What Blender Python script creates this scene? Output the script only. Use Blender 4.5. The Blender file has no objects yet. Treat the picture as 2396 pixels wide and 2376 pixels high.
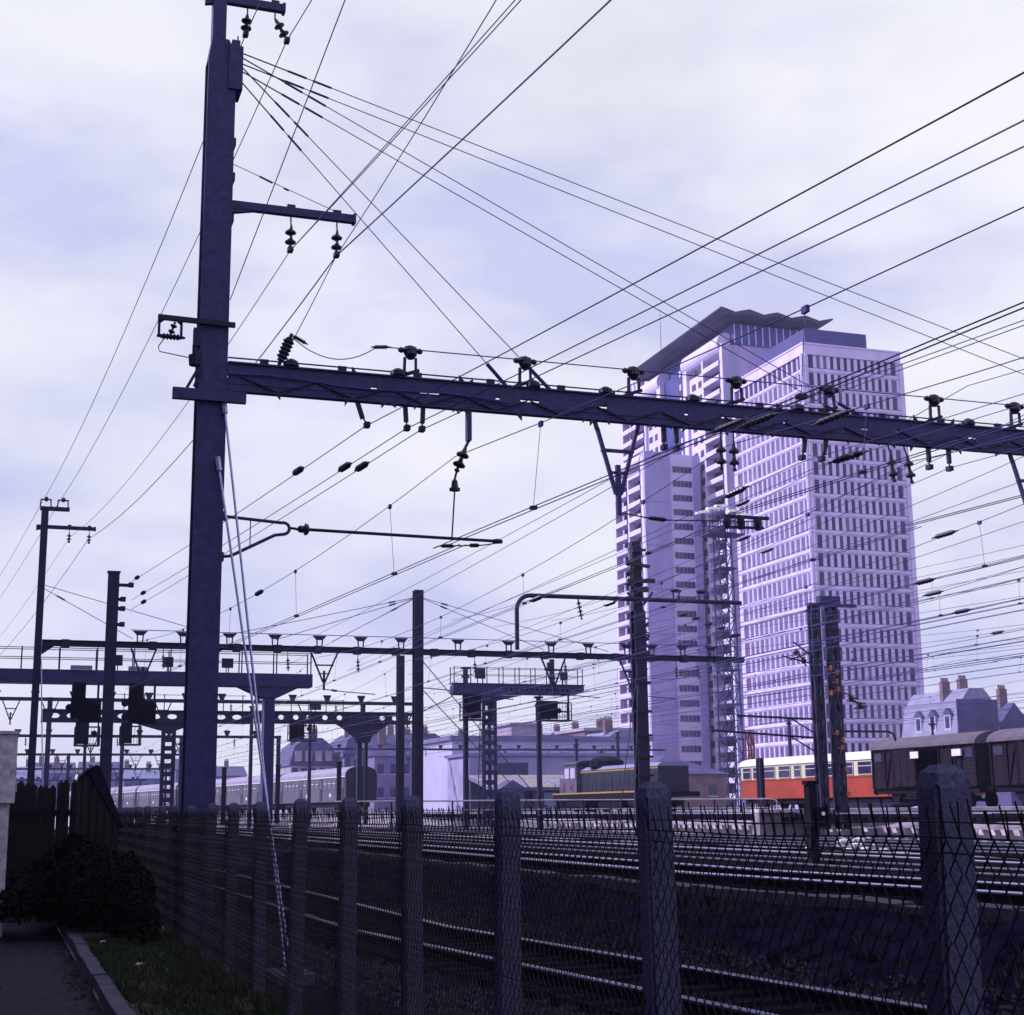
import bpy, bmesh, math, random
from mathutils import Vector, Matrix
random.seed(7)
S = bpy.context.scene
COL = S.collection
R = math.radians

# ------------------------------------------------------------------ camera
# world axes: +Y runs along the tracks away from the camera, +X across them, z = 0 is the near rail head
CAM_Z = 1.79
YAW, PITCH, ROLL = R(19.1), R(11.5), R(-0.6)
fh = Vector((math.sin(YAW), math.cos(YAW), 0)); rt = Vector((math.cos(YAW), -math.sin(YAW), 0)); up = Vector((0, 0, 1))
fw = fh * math.cos(PITCH) + up * math.sin(PITCH); uu = up * math.cos(PITCH) - fh * math.sin(PITCH)
CR = rt * math.cos(ROLL) + uu * math.sin(ROLL); CU = uu * math.cos(ROLL) - rt * math.sin(ROLL)
cd = bpy.data.cameras.new('camera'); cam = bpy.data.objects.new('camera', cd); COL.objects.link(cam)
cam.matrix_world = Matrix(((CR.x, CU.x, -fw.x, 0), (CR.y, CU.y, -fw.y, 0), (CR.z, CU.z, -fw.z, CAM_Z), (0, 0, 0, 1)))
cd.sensor_width = 36; cd.lens = 36 * 3460 / 2396; cd.clip_start = 0.1; cd.clip_end = 6000
S.camera = cam
# ------------------------------------------------------------------ exposure
S.view_settings.view_transform = 'Standard'; S.view_settings.look = 'None'
S.view_settings.exposure = 0.0; S.view_settings.gamma = 1.0; S.view_settings.use_curve_mapping = False
S.render.engine = 'CYCLES'
S.cycles.use_denoising = True
S.cycles.max_bounces = 6
# ------------------------------------------------------------------ sky: daylight under broken, bright cloud
SUN_DIR = Vector((-0.78, 0.42, 0.66)).normalized()
SUN_EL = math.asin(SUN_DIR.z); SUN_AZ = math.atan2(SUN_DIR.x, SUN_DIR.y)
W = bpy.data.worlds.new('World'); S.world = W; W.use_nodes = True
nt = W.node_tree; nt.nodes.clear(); N = nt.nodes.new; L = nt.links.new
out = N('ShaderNodeOutputWorld')
sky = N('ShaderNodeTexSky'); sky.sky_type = 'NISHITA'; sky.sun_disc = False
sky.sun_elevation = SUN_EL; sky.sun_rotation = SUN_AZ; sky.air_density = 1.2; sky.dust_density = 2.0
bg1 = N('ShaderNodeBackground'); bg1.inputs['Strength'].default_value = 0.11
tint = N('ShaderNodeMix'); tint.data_type = 'RGBA'; tint.blend_type = 'MULTIPLY'; tint.inputs[0].default_value = 1.0
L(sky.outputs[0], tint.inputs[6]); tint.inputs[7].default_value = (0.86, 0.84, 1.12, 1); L(tint.outputs[2], bg1.inputs['Color'])
tc = N('ShaderNodeTexCoord'); mp = N('ShaderNodeMapping'); mp.inputs['Scale'].default_value = (1, 1, 2.1)
mp.inputs['Location'].default_value = (3.15, 0.35, 1.4)
L(tc.outputs['Generated'], mp.inputs['Vector'])
n1 = N('ShaderNodeTexNoise'); n1.inputs['Scale'].default_value = 2.1; n1.inputs['Detail'].default_value = 5; n1.inputs['Roughness'].default_value = 0.5; n1.inputs['Distortion'].default_value = 0.25
n2 = N('ShaderNodeTexNoise'); n2.inputs['Scale'].default_value = 3.4; n2.inputs['Detail'].default_value = 6; n2.inputs['Roughness'].default_value = 0.52
mp2 = N('ShaderNodeMapping'); mp2.inputs['Scale'].default_value = (1, 1, 2.4); mp2.inputs['Location'].default_value = (5.94, 3.07, -3.54)
L(tc.outputs['Generated'], mp2.inputs['Vector'])
L(mp.outputs[0], n1.inputs['Vector']); L(mp2.outputs[0], n2.inputs['Vector'])
r1 = N('ShaderNodeValToRGB'); r1.color_ramp.elements[0].position = 0.30; r1.color_ramp.elements[1].position = 0.50
r1.color_ramp.elements[0].color = (0.8, 0.8, 0.8, 1)
r2 = N('ShaderNodeValToRGB'); e = r2.color_ramp.elements
e[0].position = 0.34; e[0].color = (0.64, 0.66, 0.91, 1); e[1].position = 0.58; e[1].color = (0.955, 0.96, 1.0, 1)
m = e.new(0.47); m.color = (0.85, 0.86, 0.985, 1)
L(n1.outputs[0], r1.inputs[0]); L(n2.outputs[0], r2.inputs[0])
bg2 = N('ShaderNodeBackground'); bg2.inputs['Strength'].default_value = 1.0; L(r2.outputs[0], bg2.inputs['Color'])
mx = N('ShaderNodeMixShader'); L(r1.outputs[0], mx.inputs[0]); L(bg1.outputs[0], mx.inputs[1]); L(bg2.outputs[0], mx.inputs[2])
L(mx.outputs[0], out.inputs['Surface'])
# ------------------------------------------------------------------ sun
sd = bpy.data.lights.new('sun', 'SUN'); sd.energy = 5.0; sd.angle = R(0.8); sd.color = (1.0, 0.95, 0.96)
sun = bpy.data.objects.new('sun', sd); COL.objects.link(sun)
sun.rotation_euler = (-SUN_DIR).to_track_quat('-Z', 'Y').to_euler(); sun.location = (-40, 20, 60)

# ------------------------------------------------------------------ materials
def mat(name, c, rough=0.7, metal=0.0, var=0.25, scale=4.0, bump=0.0, spec=0.3, stretch=(1, 1, 1), c2=None, detail=5.0, bd=0.05):
    m = bpy.data.materials.new(name); m.use_nodes = True; t = m.node_tree; b = t.nodes['Principled BSDF']
    b.inputs['Roughness'].default_value = rough; b.inputs['Metallic'].default_value = metal
    b.inputs['Specular IOR Level'].default_value = spec
    tcn = t.nodes.new('ShaderNodeTexCoord'); mpn = t.nodes.new('ShaderNodeMapping'); mpn.inputs['Scale'].default_value = stretch
    t.links.new(tcn.outputs['Object'], mpn.inputs['Vector'])
    nz = t.nodes.new('ShaderNodeTexNoise'); nz.inputs['Scale'].default_value = scale; nz.inputs['Detail'].default_value = detail
    t.links.new(mpn.outputs[0], nz.inputs['Vector'])
    cr = t.nodes.new('ShaderNodeValToRGB'); cr.color_ramp.elements[0].position = 0.32; cr.color_ramp.elements[1].position = 0.68
    lo = c2 if c2 else tuple(v * (1 - var) for v in c); hi = c if c2 else tuple(min(1, v * (1 + var)) for v in c)
    cr.color_ramp.elements[0].color = (*lo, 1); cr.color_ramp.elements[1].color = (*hi, 1)
    t.links.new(nz.outputs[0], cr.inputs[0]); t.links.new(cr.outputs[0], b.inputs['Base Color'])
    if bump:
        bp = t.nodes.new('ShaderNodeBump'); bp.inputs['Strength'].default_value = bump; bp.inputs['Distance'].default_value = bd
        t.links.new(nz.outputs[0], bp.inputs['Height']); t.links.new(bp.outputs[0], b.inputs['Normal'])
    return m
M = {}
M['mast'] = mat('blue_black_steel_paint', (0.031, 0.027, 0.130), 0.6, 0, 0.25, 9, 0.1)
M['steel'] = mat('dark_grey_steel', (0.013, 0.011, 0.048), 0.65, 0, 0.3, 6)
M['fardark'] = mat('weathered_steel', (0.015, 0.013, 0.060), 0.65, 0, 0.3, 3)
M['wire'] = mat('oxidised_wire', (0.034, 0.028, 0.19), 0.6, 0, 0.2, 2)
M['insul'] = mat('brown_glazed_porcelain', (0.014, 0.010, 0.036), 0.35, 0, 0.2, 20)
M['orange'] = mat('orange_brown_porcelain', (0.62, 0.22, 0.12), 0.4, 0, 0.15, 20)
M['galv'] = mat('galvanised_rod', (0.34, 0.36, 0.62), 0.3, 0.8, 0.3, 30)
M['rail'] = mat('polished_rail_head', (0.42, 0.42, 0.68), 0.28, 1.0, 0.1, 3)
M['dullrail'] = mat('dull_siding_rail_head', (0.13, 0.13, 0.24), 0.35, 1.0, 0.2, 3)
M['railside'] = mat('rusty_rail_web', (0.011, 0.008, 0.016), 0.9, 0, 0.3, 8, 0, 0.0)
M['sleeper'] = mat('tarred_sleeper', (0.013, 0.011, 0.022), 0.9, 0, 0.4, 7, 0.3, 0.0, stretch=(1, 8, 1))
M['cinder'] = mat('oily_cinder_with_shade', (0.0105, 0.0088, 0.026), 0.95, 0, 0.7, 9, 0.7, 0.0)  # dark oily ballast; foreground shade is partly put into its colour
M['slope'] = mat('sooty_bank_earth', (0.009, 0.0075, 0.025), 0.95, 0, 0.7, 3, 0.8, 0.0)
M['gravel'] = mat('pale_gravel', (0.30, 0.25, 0.40), 0.95, 0, 0.5, 1.4, 0.5, 0.1, c2=(0.13, 0.11, 0.15))
M['stone'] = mat('pale_platform_stone', (0.46, 0.39, 0.52), 0.9, 0, 0.3, 2, 0.3)
M['whitestone'] = mat('white_rubble', (0.55, 0.52, 0.62), 0.9, 0, 0.15, 3, 0.3)
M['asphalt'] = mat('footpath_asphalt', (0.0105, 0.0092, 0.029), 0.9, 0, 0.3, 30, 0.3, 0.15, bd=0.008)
M['kerb'] = mat('worn_kerb_stone', (0.042, 0.038, 0.082), 0.9, 0, 0.4, 6, 0.3)
M['verge'] = mat('verge_soil', (0.013, 0.016, 0.010), 0.95, 0, 0.5, 5, 0.5)
M['grass'] = mat('short_grass_blades', (0.018, 0.026, 0.013), 0.8, 0, 0.4, 3)
M['leaf'] = mat('dark_ivy_leaf', (0.007, 0.009, 0.008), 0.8, 0, 0.5, 6, 0, 0.05)
M['concrete'] = mat('speckled_post_concrete', (0.072, 0.069, 0.150), 0.95, 0, 0.42, 90, 0.4, 0.1, bd=0.003)
M['mesh'] = mat('rusted_fence_wire', (0.018, 0.014, 0.022), 0.8, 0, 0.3, 10)
M['timber'] = mat('old_paling_timber', (0.012, 0.011, 0.017), 0.9, 0, 0.5, 5, 0.3, stretch=(6, 6, 1))
M['pier'] = mat('rendered_pier', (0.48, 0.41, 0.55), 0.95, 0, 0.3, 9, 0.4)
M['precast'] = mat('white_precast_concrete', (0.55, 0.465, 0.79), 0.85, 0, 0.13, 0.35, stretch=(1, 1, .25))
M['precast2'] = mat('lavender_render', (0.33, 0.285, 0.58), 0.85, 0, 0.14, 0.5, stretch=(1, 1, .3))
M['whitepaint'] = mat('white_balcony_paint', (0.56, 0.485, 0.77), 0.8, 0, 0.07, 0.3)
M['towerglass'] = mat('tower_window_glass', (0.024, 0.015, 0.115), 0.25, 0, 0.35, 0.4, spec=0.35)
M['glass'] = mat('dim_window_glass', (0.030, 0.022, 0.10), 0.15, 0, 0.5, 0.4, spec=0.6)
M['loggia'] = mat('shade_dark_loggia_wall', (0.028, 0.018, 0.05), 0.8, 0, 0.4, 0.4)  # recess shade put into this near-black wall colour
M['bluepanel'] = mat('blue_facade_panel', (0.055, 0.06, 0.26), 0.6, 0, 0.25, 0.35, spec=0.15)
M['pent'] = mat('slate_blue_cladding', (0.055, 0.05, 0.20), 0.7, 0, 0.12, 0.3)
M['roofdark'] = mat('dark_roof_slab', (0.045, 0.036, 0.095), 0.85, 0, 0.25, 0.3)
M['haussA'] = mat('cream_city_stone', (0.31, 0.26, 0.40), 0.9, 0, 0.2, 0.3)
M['haussB'] = mat('grey_city_render', (0.15, 0.13, 0.30), 0.9, 0, 0.2, 0.3)
M['shedwall'] = mat('shadow_lavender_shed_wall', (0.27, 0.24, 0.48), 0.9, 0, 0.18, 0.4)  # shadow on the right of the whitewashed wall, put into this lavender
M['brick'] = mat('brownish_brick', (0.17, 0.115, 0.16), 0.9, 0, 0.25, 1.0)
M['zinc'] = mat('zinc_roof', (0.18, 0.185, 0.40), 0.5, 0.2, 0.2, 0.6)
M['slate'] = mat('slate_roof', (0.065, 0.058, 0.18), 0.7, 0, 0.25, 0.8)
M['rooflight'] = mat('pale_zinc_roof', (0.20, 0.19, 0.36), 0.55, 0.1, 0.15, 0.5, stretch=(3, 1, 1))
M['whitewall'] = mat('whitewashed_wall', (0.38, 0.35, 0.60), 0.9, 0, 0.08, 0.25)
M['coach'] = mat('grey_green_coach_side', (0.085, 0.072, 0.14), 0.6, 0, 0.25, 1.5)
M['coachroof'] = mat('silver_coach_roof', (0.23, 0.20, 0.36), 0.6, 0, 0.15, 1.2)
M['coachend'] = mat('black_coach_end', (0.016, 0.014, 0.05), 0.7, 0, 0.3, 2)
M['cream'] = mat('cream_railcar_paint', (0.54, 0.49, 0.45), 0.45, 0, 0.06, 1, spec=0.5)
M['red'] = mat('vermilion_railcar_paint', (0.30, 0.034, 0.021), 0.45, 0, 0.15, 1, spec=0.5)
M['navy'] = mat('navy_locomotive_paint', (0.010, 0.010, 0.045), 0.5, 0, 0.25, 1.5, spec=0.4)
M['yellow'] = mat('ochre_stripe_paint', (0.30, 0.17, 0.055), 0.6, 0, 0.15, 2)
M['locobrown'] = mat('mauve_cab_paint', (0.085, 0.062, 0.14), 0.6, 0, 0.25, 2)
M['wagon'] = mat('brown_wagon_boards', (0.020, 0.013, 0.026), 0.9, 0, 0.45, 2.5, 0.2, 0.05, stretch=(1, 1, 5))
M['wagonroof'] = mat('felted_wagon_roof', (0.095, 0.076, 0.13), 0.9, 0, 0.2, 1.5)
M['black'] = mat('sooty_black_iron', (0.011, 0.0095, 0.024), 0.85, 0, 0.3, 3, 0, 0.05)
M['label'] = mat('white_label_plate', (0.62, 0.59, 0.66), 0.7, 0, 0.05, 2)
M['handrail'] = mat('grey_painted_handrail', (0.40, 0.34, 0.42), 0.6, 0, 0.2, 2)
M['lampred'] = mat('red_lead_paint', (0.13, 0.035, 0.06), 0.7, 0, 0.2, 2)
M['lampglass'] = mat('white_floodlight_enamel', (0.92, 0.92, 0.92), 0.3, 0, 0.03, 2)
M['bluesheet'] = mat('dark_blue_sheet', (0.035, 0.045, 0.13), 0.6, 0, 0.2, 1)
M['corrug'] = mat('corrugated_asbestos', (0.34, 0.28, 0.34), 0.9, 0, 0.3, 0.8, c2=(0.12, 0.10, 0.17), stretch=(3, 0.6, 1))
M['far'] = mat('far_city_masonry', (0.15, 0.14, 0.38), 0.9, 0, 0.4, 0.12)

# ------------------------------------------------------------------ mesh helpers
class MB:
    def __init__(s): s.v = []; s.f = []
    def quadbox(s, lo, hi):
        x0, y0, z0 = lo; x1, y1, z1 = hi; n = len(s.v)
        s.v += [(x0, y0, z0), (x1, y0, z0), (x1, y1, z0), (x0, y1, z0), (x0, y0, z1), (x1, y0, z1), (x1, y1, z1), (x0, y1, z1)]
        s.f += [tuple(n + i for i in q) for q in ((0, 3, 2, 1), (4, 5, 6, 7), (0, 1, 5, 4), (1, 2, 6, 5), (2, 3, 7, 6), (3, 0, 4, 7))]
        return s
    box = quadbox
    def bar(s, a, b, w, h=None, side=None):
        h = w if h is None else h
        a = Vector(a); b = Vector(b); d = (b - a).normalized()
        ref = Vector(side) if side else (Vector((0, 0, 1)) if abs(d.z) < 0.9 else Vector((1, 0, 0)))
        p = d.cross(ref).normalized(); q = p.cross(d).normalized(); n = len(s.v)
        for o in (a, b):
            for i, j in ((-1, -1), (1, -1), (1, 1), (-1, 1)): s.v.append(tuple(o + p * (w / 2 * i) + q * (h / 2 * j)))
        s.f += [tuple(n + i for i in g) for g in ((3, 2, 1, 0), (4, 5, 6, 7), (0, 1, 5, 4), (1, 2, 6, 5), (2, 3, 7, 6), (3, 0, 4, 7))]
        return s
    def tube(s, pts, r, n=6, cap=True):
        pts = [Vector(p) for p in pts]; rs = r if isinstance(r, (list, tuple)) else [r] * len(pts); base = len(s.v)
        prev = None
        for i, p in enumerate(pts):
            d = (pts[min(i + 1, len(pts) - 1)] - pts[max(i - 1, 0)]).normalized()
            if prev is None:
                ref = Vector((0, 0, 1)) if abs(d.z) < 0.9 else Vector((1, 0, 0)); u = d.cross(ref).normalized()
            else: u = (prev - d * prev.dot(d)).normalized()
            prev = u; w = d.cross(u)
            for k in range(n):
                a = 2 * math.pi * k / n; s.v.append(tuple(p + (u * math.cos(a) + w * math.sin(a)) * rs[i]))
        for i in range(len(pts) - 1):
            for k in range(n):
                a = base + i * n + k; b = base + i * n + (k + 1) % n
                s.f.append((a, b, b + n, a + n))
        if cap:
            s.f.append(tuple(base + k for k in range(n - 1, -1, -1))); s.f.append(tuple(base + (len(pts) - 1) * n + k for k in range(n)))
        return s
    def lathe(s, a, b, prof, n=10):
        a = Vector(a); b = Vector(b); return s.tube([a.lerp(b, t) for t, r in prof], [r for t, r in prof], n)
    def poly(s, pts, depth):                     # prism: a closed outline pushed along the vector depth
        n = len(s.v); k = len(pts); d = Vector(depth)
        s.v += [tuple(p) for p in pts] + [tuple(Vector(p) + d) for p in pts]
        s.f.append(tuple(n + i for i in range(k))); s.f.append(tuple(n + k + i for i in range(k - 1, -1, -1)))
        for i in range(k):
            j = (i + 1) % k; s.f.append((n + j, n + i, n + k + i, n + k + j))
        return s
    def quad(s, *p):
        n = len(s.v); s.v += [tuple(q) for q in p]; s.f.append(tuple(range(n, n + len(p)))); return s
    def blob(s, c, r, seed=0, sub=1):
        rnd = random.Random(seed); bm = bmesh.new(); bmesh.ops.create_icosphere(bm, subdivisions=sub, radius=1)
        n = len(s.v)
        for v in bm.verts:
            k = 0.75 + 0.5 * rnd.random(); s.v.append((c[0] + v.co.x * r[0] * k, c[1] + v.co.y * r[1] * k, c[2] + v.co.z * r[2] * k))
        s.f += [tuple(n + v.index for v in f.verts) for f in bm.faces]; bm.free(); return s
    def data(s, name, m, off=(0, 0, 0), smooth=False):
        me = bpy.data.meshes.new(name); o = Vector(off)
        me.from_pydata([tuple(Vector(p) - o) for p in s.v] if o.length else s.v, [], s.f)
        bm = bmesh.new(); bm.from_mesh(me); bmesh.ops.recalc_face_normals(bm, faces=bm.faces); bm.to_mesh(me); bm.free()
        if smooth: me.polygons.foreach_set('use_smooth', [True] * len(me.polygons))
        me.materials.append(m if not isinstance(m, str) else M[m]); return me
    def build(s, name, m, parent=None, smooth=False, label=None):
        off = Vector((0, 0, 0)); p = parent
        while p: off += p.location; p = p.parent
        o = bpy.data.objects.new(name, s.data(name, m, off, smooth)); COL.objects.link(o)
        if parent: o.parent = parent
        if label: o['label'] = label
        return o
def tag(o, label, cat, group=None):
    o['label'] = label; o['category'] = cat
    if group: o['group'] = group
    return o
def thing(name, label, cat, loc=(0, 0, 0), group=None):
    o = bpy.data.objects.new(name, None); COL.objects.link(o); o.location = loc; o.empty_display_size = 0.2
    return tag(o, label, cat, group)
def struct(name, mb, m): o = mb.build(name, m); o['kind'] = 'structure'; return o
def stuff(o): o['kind'] = 'stuff'; return o
def inst(name, me, parent, loc, label=None):
    off = Vector((0, 0, 0)); p = parent
    while p: off += p.location; p = p.parent
    o = bpy.data.objects.new(name, me); COL.objects.link(o); o.parent = parent; o.location = Vector(loc) - off
    if label: o['label'] = label
    return o
def copy_tree(o, parent=None):
    kids = [c for c in bpy.data.objects if c.parent == o]
    c = o.copy(); COL.objects.link(c)
    if parent: c.parent = parent
    for k in kids: copy_tree(k, c)
    return c
def disc_string(mb, a, b, n, r):                # cap-and-pin insulator discs along a line
    a = Vector(a); b = Vector(b); prof = [(0, r * .18)]
    for i in range(n):
        t0 = 0.12 + 0.76 * i / n; dt = 0.76 / n
        prof += [(t0, r * .3), (t0 + dt * .3, r * .4), (t0 + dt * .6, r), (t0 + dt * .75, r * .95), (t0 + dt * .8, r * .3)]
    prof += [(0.9, r * .2), (0.94, r * .42), (1, r * .4)]
    mb.lathe(a, b, prof, 10); return mb
def sausage(mb, a, b, r):                       # strain insulator lying in a wire
    a = Vector(a); b = Vector(b); prof = [(0, r * .3), (.12, r * .35), (.14, r * .7)]
    for i in range(5):
        t = .2 + .6 * i / 5; prof += [(t, r * .6), (t + .05, r), (t + .08, r), (t + .1, r * .6)]
    prof += [(.84, r * .7), (.87, r * .35), (1, r * .3)]
    mb.lathe(a, b, prof, 8); return mb
def sag(a, b, s, n=14):
    a = Vector(a); b = Vector(b)
    return [a.lerp(b, i / n) - Vector((0, 0, s * 4 * (i / n) * (1 - i / n))) for i in range(n + 1)]
def curveX(Y):                                  # the near line swings off to the right towards the camera
    t = max(0.0, 23 - Y); return 0.112 * t - (0.5 if t > 8 else t * t / 128 )* 0.0
ROT = 0.11
def near(p, z, Y=-14.0, k=ROT): return (p[0] + k * (p[1] - Y), Y, z)

# ================================================================== THE SETTING
def sheet(xs, ys, fz):
    mb = MB(); nx = len(xs)
    for y in ys:
        for x in xs: mb.v.append((x + (fz(x, y)[1]), y, fz(x, y)[0]))
    for j in range(len(ys) - 1):
        for i in range(nx - 1):
            a = j * nx + i; mb.f.append((a, a + 1, a + 1 + nx, a + nx))
    return mb
rn = random.Random(3)
YS = [-40, -20, -8] + [i * 1.0 for i in range(0, 60)] + [60 + 4 * i for i in range(0, 36)]
def trough(x, y): return (-0.24 + rn.uniform(-.025, .025), curveX(y))
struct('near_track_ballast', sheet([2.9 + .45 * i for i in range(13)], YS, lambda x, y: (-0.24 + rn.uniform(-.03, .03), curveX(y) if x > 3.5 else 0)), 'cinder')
def bank(x, y):
    t = (x - 8.3) / 1.9; return (-0.24 + (0.5 + .24) * max(0, min(1, t)) + rn.uniform(-.05, .05), curveX(y))
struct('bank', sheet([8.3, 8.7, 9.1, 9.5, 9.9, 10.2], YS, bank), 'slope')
def yard_edge(y):
    q = max(0, min(1, (y - 85) / 45)); return 30 - 13 * q * q * (3 - 2 * q)
struct('yard_ballast', sheet([10.2 + .68 * i for i in range(22)], YS, lambda x, y: (0.5 + rn.uniform(-.03, .03) if x > 10.3 else 0.5, curveX(y) + (x - 10.2) * ((yard_edge(y) - 10.2) / 14.28 - 1))), 'cinder')
def ramp(x, y):
    t = max(0, min(1, (x - 24.5) / 5)); return (0.5 + 0.83 * t * t * (3 - 2 * t) + rn.uniform(-.05, .05), curveX(y) * max(0, 1 - t) + (yard_edge(y) - 24.5) * max(0, 1 - max(0, x - 32) / 40))
struct('rear_yard_gravel', sheet([24.5 + .8 * i for i in range(5)] + [28.5 + 1.7 * i for i in range(30)], YS, ramp), 'gravel')
g = MB()
g.quad((77.8, -40, 1.30), (520, -40, 1.30), (520, 900, 1.30), (77.8, 900, 1.30)); g.quad((-360, 200, 1.28), (77.8, 200, 1.28), (77.8, 900, 1.28), (-360, 900, 1.28))
g.quad((-360, -200, -.07), (-6, -200, -.07), (-6, 200, -.07), (-360, 200, -.07)); g.quad((-6, -200, -.3), (520, -200, -.3), (520, -40, -.3), (-6, -40, -.3))
g.quad((-6, 70, -.26), (2.9, 70, -.26), (2.9, 200, -.26), (-6, 200, -.26))
struct('ground', g, 'gravel')
u_ = MB(); u_.quad((1.0, -40, -.5), (80, -40, -.5), (80, 202, -.5), (1.0, 202, -.5)); struct('subsoil', u_, 'cinder')
# footpath, kerb and verge on the street side of the fence
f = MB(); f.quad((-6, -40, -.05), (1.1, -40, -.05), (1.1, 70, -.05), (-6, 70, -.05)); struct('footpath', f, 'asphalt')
k = MB()
for i in range(-8, 36):
    xj = rn.uniform(-.012, .012); zj = rn.uniform(-.012, .012)
    k = MB().box((1.1 + xj, i + .008, -.2), (1.25 + xj, i + .992, .10 + zj))
    if i == -8: kerb_root = thing('kerb', 'worn grey kerb stones between the dark footpath and the grass verge', 'kerb', (1.1, 0, -.05)); kerb_root['kind'] = 'structure'
    k.build('kerb_stone', 'kerb', kerb_root)
v = sheet([1.25 + .15 * i for i in range(12)], [-8 + .4 * i for i in range(98)], lambda x, y: (.085 + .03 * math.sin(x * 7 + y) * math.sin(y * 1.7) + rn.uniform(-.012, .012) + max(0, (x - 2.4)) * -.45, 0))
struct('verge', v, 'verge')
gm = MB(); rg = random.Random(11)
for _ in range(26000):
    x = rg.uniform(1.27, 2.75); y = 3 + 19 * rg.random() ** 1.0; h = rg.uniform(.03, .10) * (1.0 if x < 2.2 else 1.6); a = rg.uniform(0, 6.3); w = .006 + .0006 * y
    dx, dy = math.cos(a) * w, math.sin(a) * w; lx, ly = rg.uniform(-.04, .04), rg.uniform(-.04, .04); z0 = .07 + max(0, x - 2.4) * -.45
    n = len(gm.v); gm.v += [(x - dx, y - dy, z0), (x + dx, y + dy, z0), (x + lx, y + ly, z0 + h)]; gm.f.append((n, n + 1, n + 2))
go = gm.build('grass', 'grass'); tag(go, 'short dark grass growing on the verge between kerb and wire fence', 'grass'); stuff(go)

# ------------------------------------------------------------------ tracks
def track(label, xf, ztop, y0, y1, step, sleeper_parts, group='railway tracks side by side', gauge=1.51, sl_y=(0, 0), hm='rail'):
    t = thing('railway_track', label, 'railway track', (xf(y0), y0, ztop), group)
    ys = []; y = y0
    while y < y1: ys.append(y); y += step
    ys.append(y1)
    for s in (-1, 1):
        hd = MB(); wb = MB(); nn = len(ys)
        for m_, w, zt, zb in ((hd, .037, ztop, ztop - .04), (wb, .02, ztop - .04, ztop - .15)):
            for yy in ys:
                x = xf(yy) + s * gauge / 2
                c_ = .016 if m_ is hd else .002
                m_.v += [(x - w + c_, yy, zt), (x + w - c_, yy, zt), (x + w, yy, zt - c_), (x + w, yy, zb), (x - w, yy, zb), (x - w, yy, zt - c_)]
            for i in range(nn - 1):
                for q in range(6):
                    a = i * 6 + q; b = i * 6 + (q + 1) % 6; m_.f.append((a, b, b + 6, a + 6))
        r = wb.build('rail', 'railside', t); hd.build('rail_head', hm, r)
    me = MB().box((-1.3, -.12, -.09), (1.3, .12, .055)).data('sleeper', M['sleeper'])
    y = sl_y[0]
    while y < sl_y[1] and sleeper_parts:
        o = inst('sleeper', me, t, (xf(y), y, ztop - .2)); o.rotation_euler = (0, 0, math.atan2(-(xf(y + .5) - xf(y - .5)), 1)); y += .62
    mb = MB(); y = max(sl_y[1], y0) if sleeper_parts else y0
    while y < y1:
        x = xf(y); mb.box((x - 1.3, y - .12, ztop - .29), (x + 1.3, y + .12, ztop - .145)); y += .62
    stuff(mb.build('sleepers', 'sleeper', t))
track('nearest railway track, in the cutting just behind the wire fence', lambda y: 6.1 + curveX(y), 0.0, -6, 190, 1.0, True, sl_y=(6, 40), hm='dullrail')
ORD = ['first gleaming track on the raised yard beyond the cutting bank', 'second gleaming track on the raised yard beyond the bank',
       'third gleaming track on the raised yard, short of the rubble', 'fourth gleaming track on the raised yard, beyond the rubble', 'fifth gleaming track on the raised yard, before the pale gravel']
TX = [11.9, 15.3, 18.8, 22.4, 26.2]
for lx, x0 in zip(ORD, TX): track(lx, lambda y, x0=x0: x0 + curveX(y), 0.72, 4, 100, 1.0, False, hm='rail' if x0 in (11.9, 18.8) else 'dullrail')
def coachX(y):
    d = max(0, y - 129); return 30.5 - .07 * d - .0004 * d * d
ZR = 1.5
track('railway track under the row of passenger coaches', coachX, ZR, 40, 330, 3.0, False)
track('railway track under the dark diesel locomotive', lambda y: 40.0, ZR, 40, 200, 10, False)
track('railway track under the brown goods wagons', lambda y: 47.75, ZR, 35, 200, 10, False)
track('railway track under the red and cream railcar', lambda y: 51.2, ZR, 35, 200, 10, False)

rk = random.Random(31); be = thing('bank_edging', 'row of worn pale edging stones along the top of the cutting bank', 'edging', (10.2, 15, .5)); sm = [MB().box((-.13, 0, -.2), (.13 + .03 * q, .93, .07 + .012 * q)).data('edging_stone', M['kerb']) for q in range(3)]
for i in range(48):
    y = 4 + .97 * i; o = inst('edging_stone', rk.choice(sm), be, (10.22 + curveX(y) + rk.uniform(-.04, .04), y, .5 + rk.uniform(-.03, .02))); o.rotation_euler = (rk.uniform(-.03, .03), rk.uniform(-.08, .08), (ROT if y < 23 else 0) + rk.uniform(-.03, .03))
bs = MB(); TET = [(0, 0, 1), (.94, 0, -.33), (-.47, .82, -.33), (-.47, -.82, -.33)]
for _ in range(16000):
    y = 7 + 24 * rk.random() ** 1.4; x = rk.uniform(3.3, 8.7) + curveX(y); sz = rk.uniform(.018, .045); n = len(bs.v); a_ = rk.uniform(0, 6.28); ca, sa = math.cos(a_), math.sin(a_); tz = max(0, (x - curveX(y) - 8.3)) * .39
    bs.v += [(x + (p[0] * ca - p[1] * sa) * sz * rk.uniform(.7, 1.3), y + (p[0] * sa + p[1] * ca) * sz, -.225 + tz + p[2] * sz * .7) for p in TET]; bs.f += [(n, n + 1, n + 2), (n, n + 2, n + 3), (n, n + 3, n + 1), (n + 1, n + 3, n + 2)]
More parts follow.
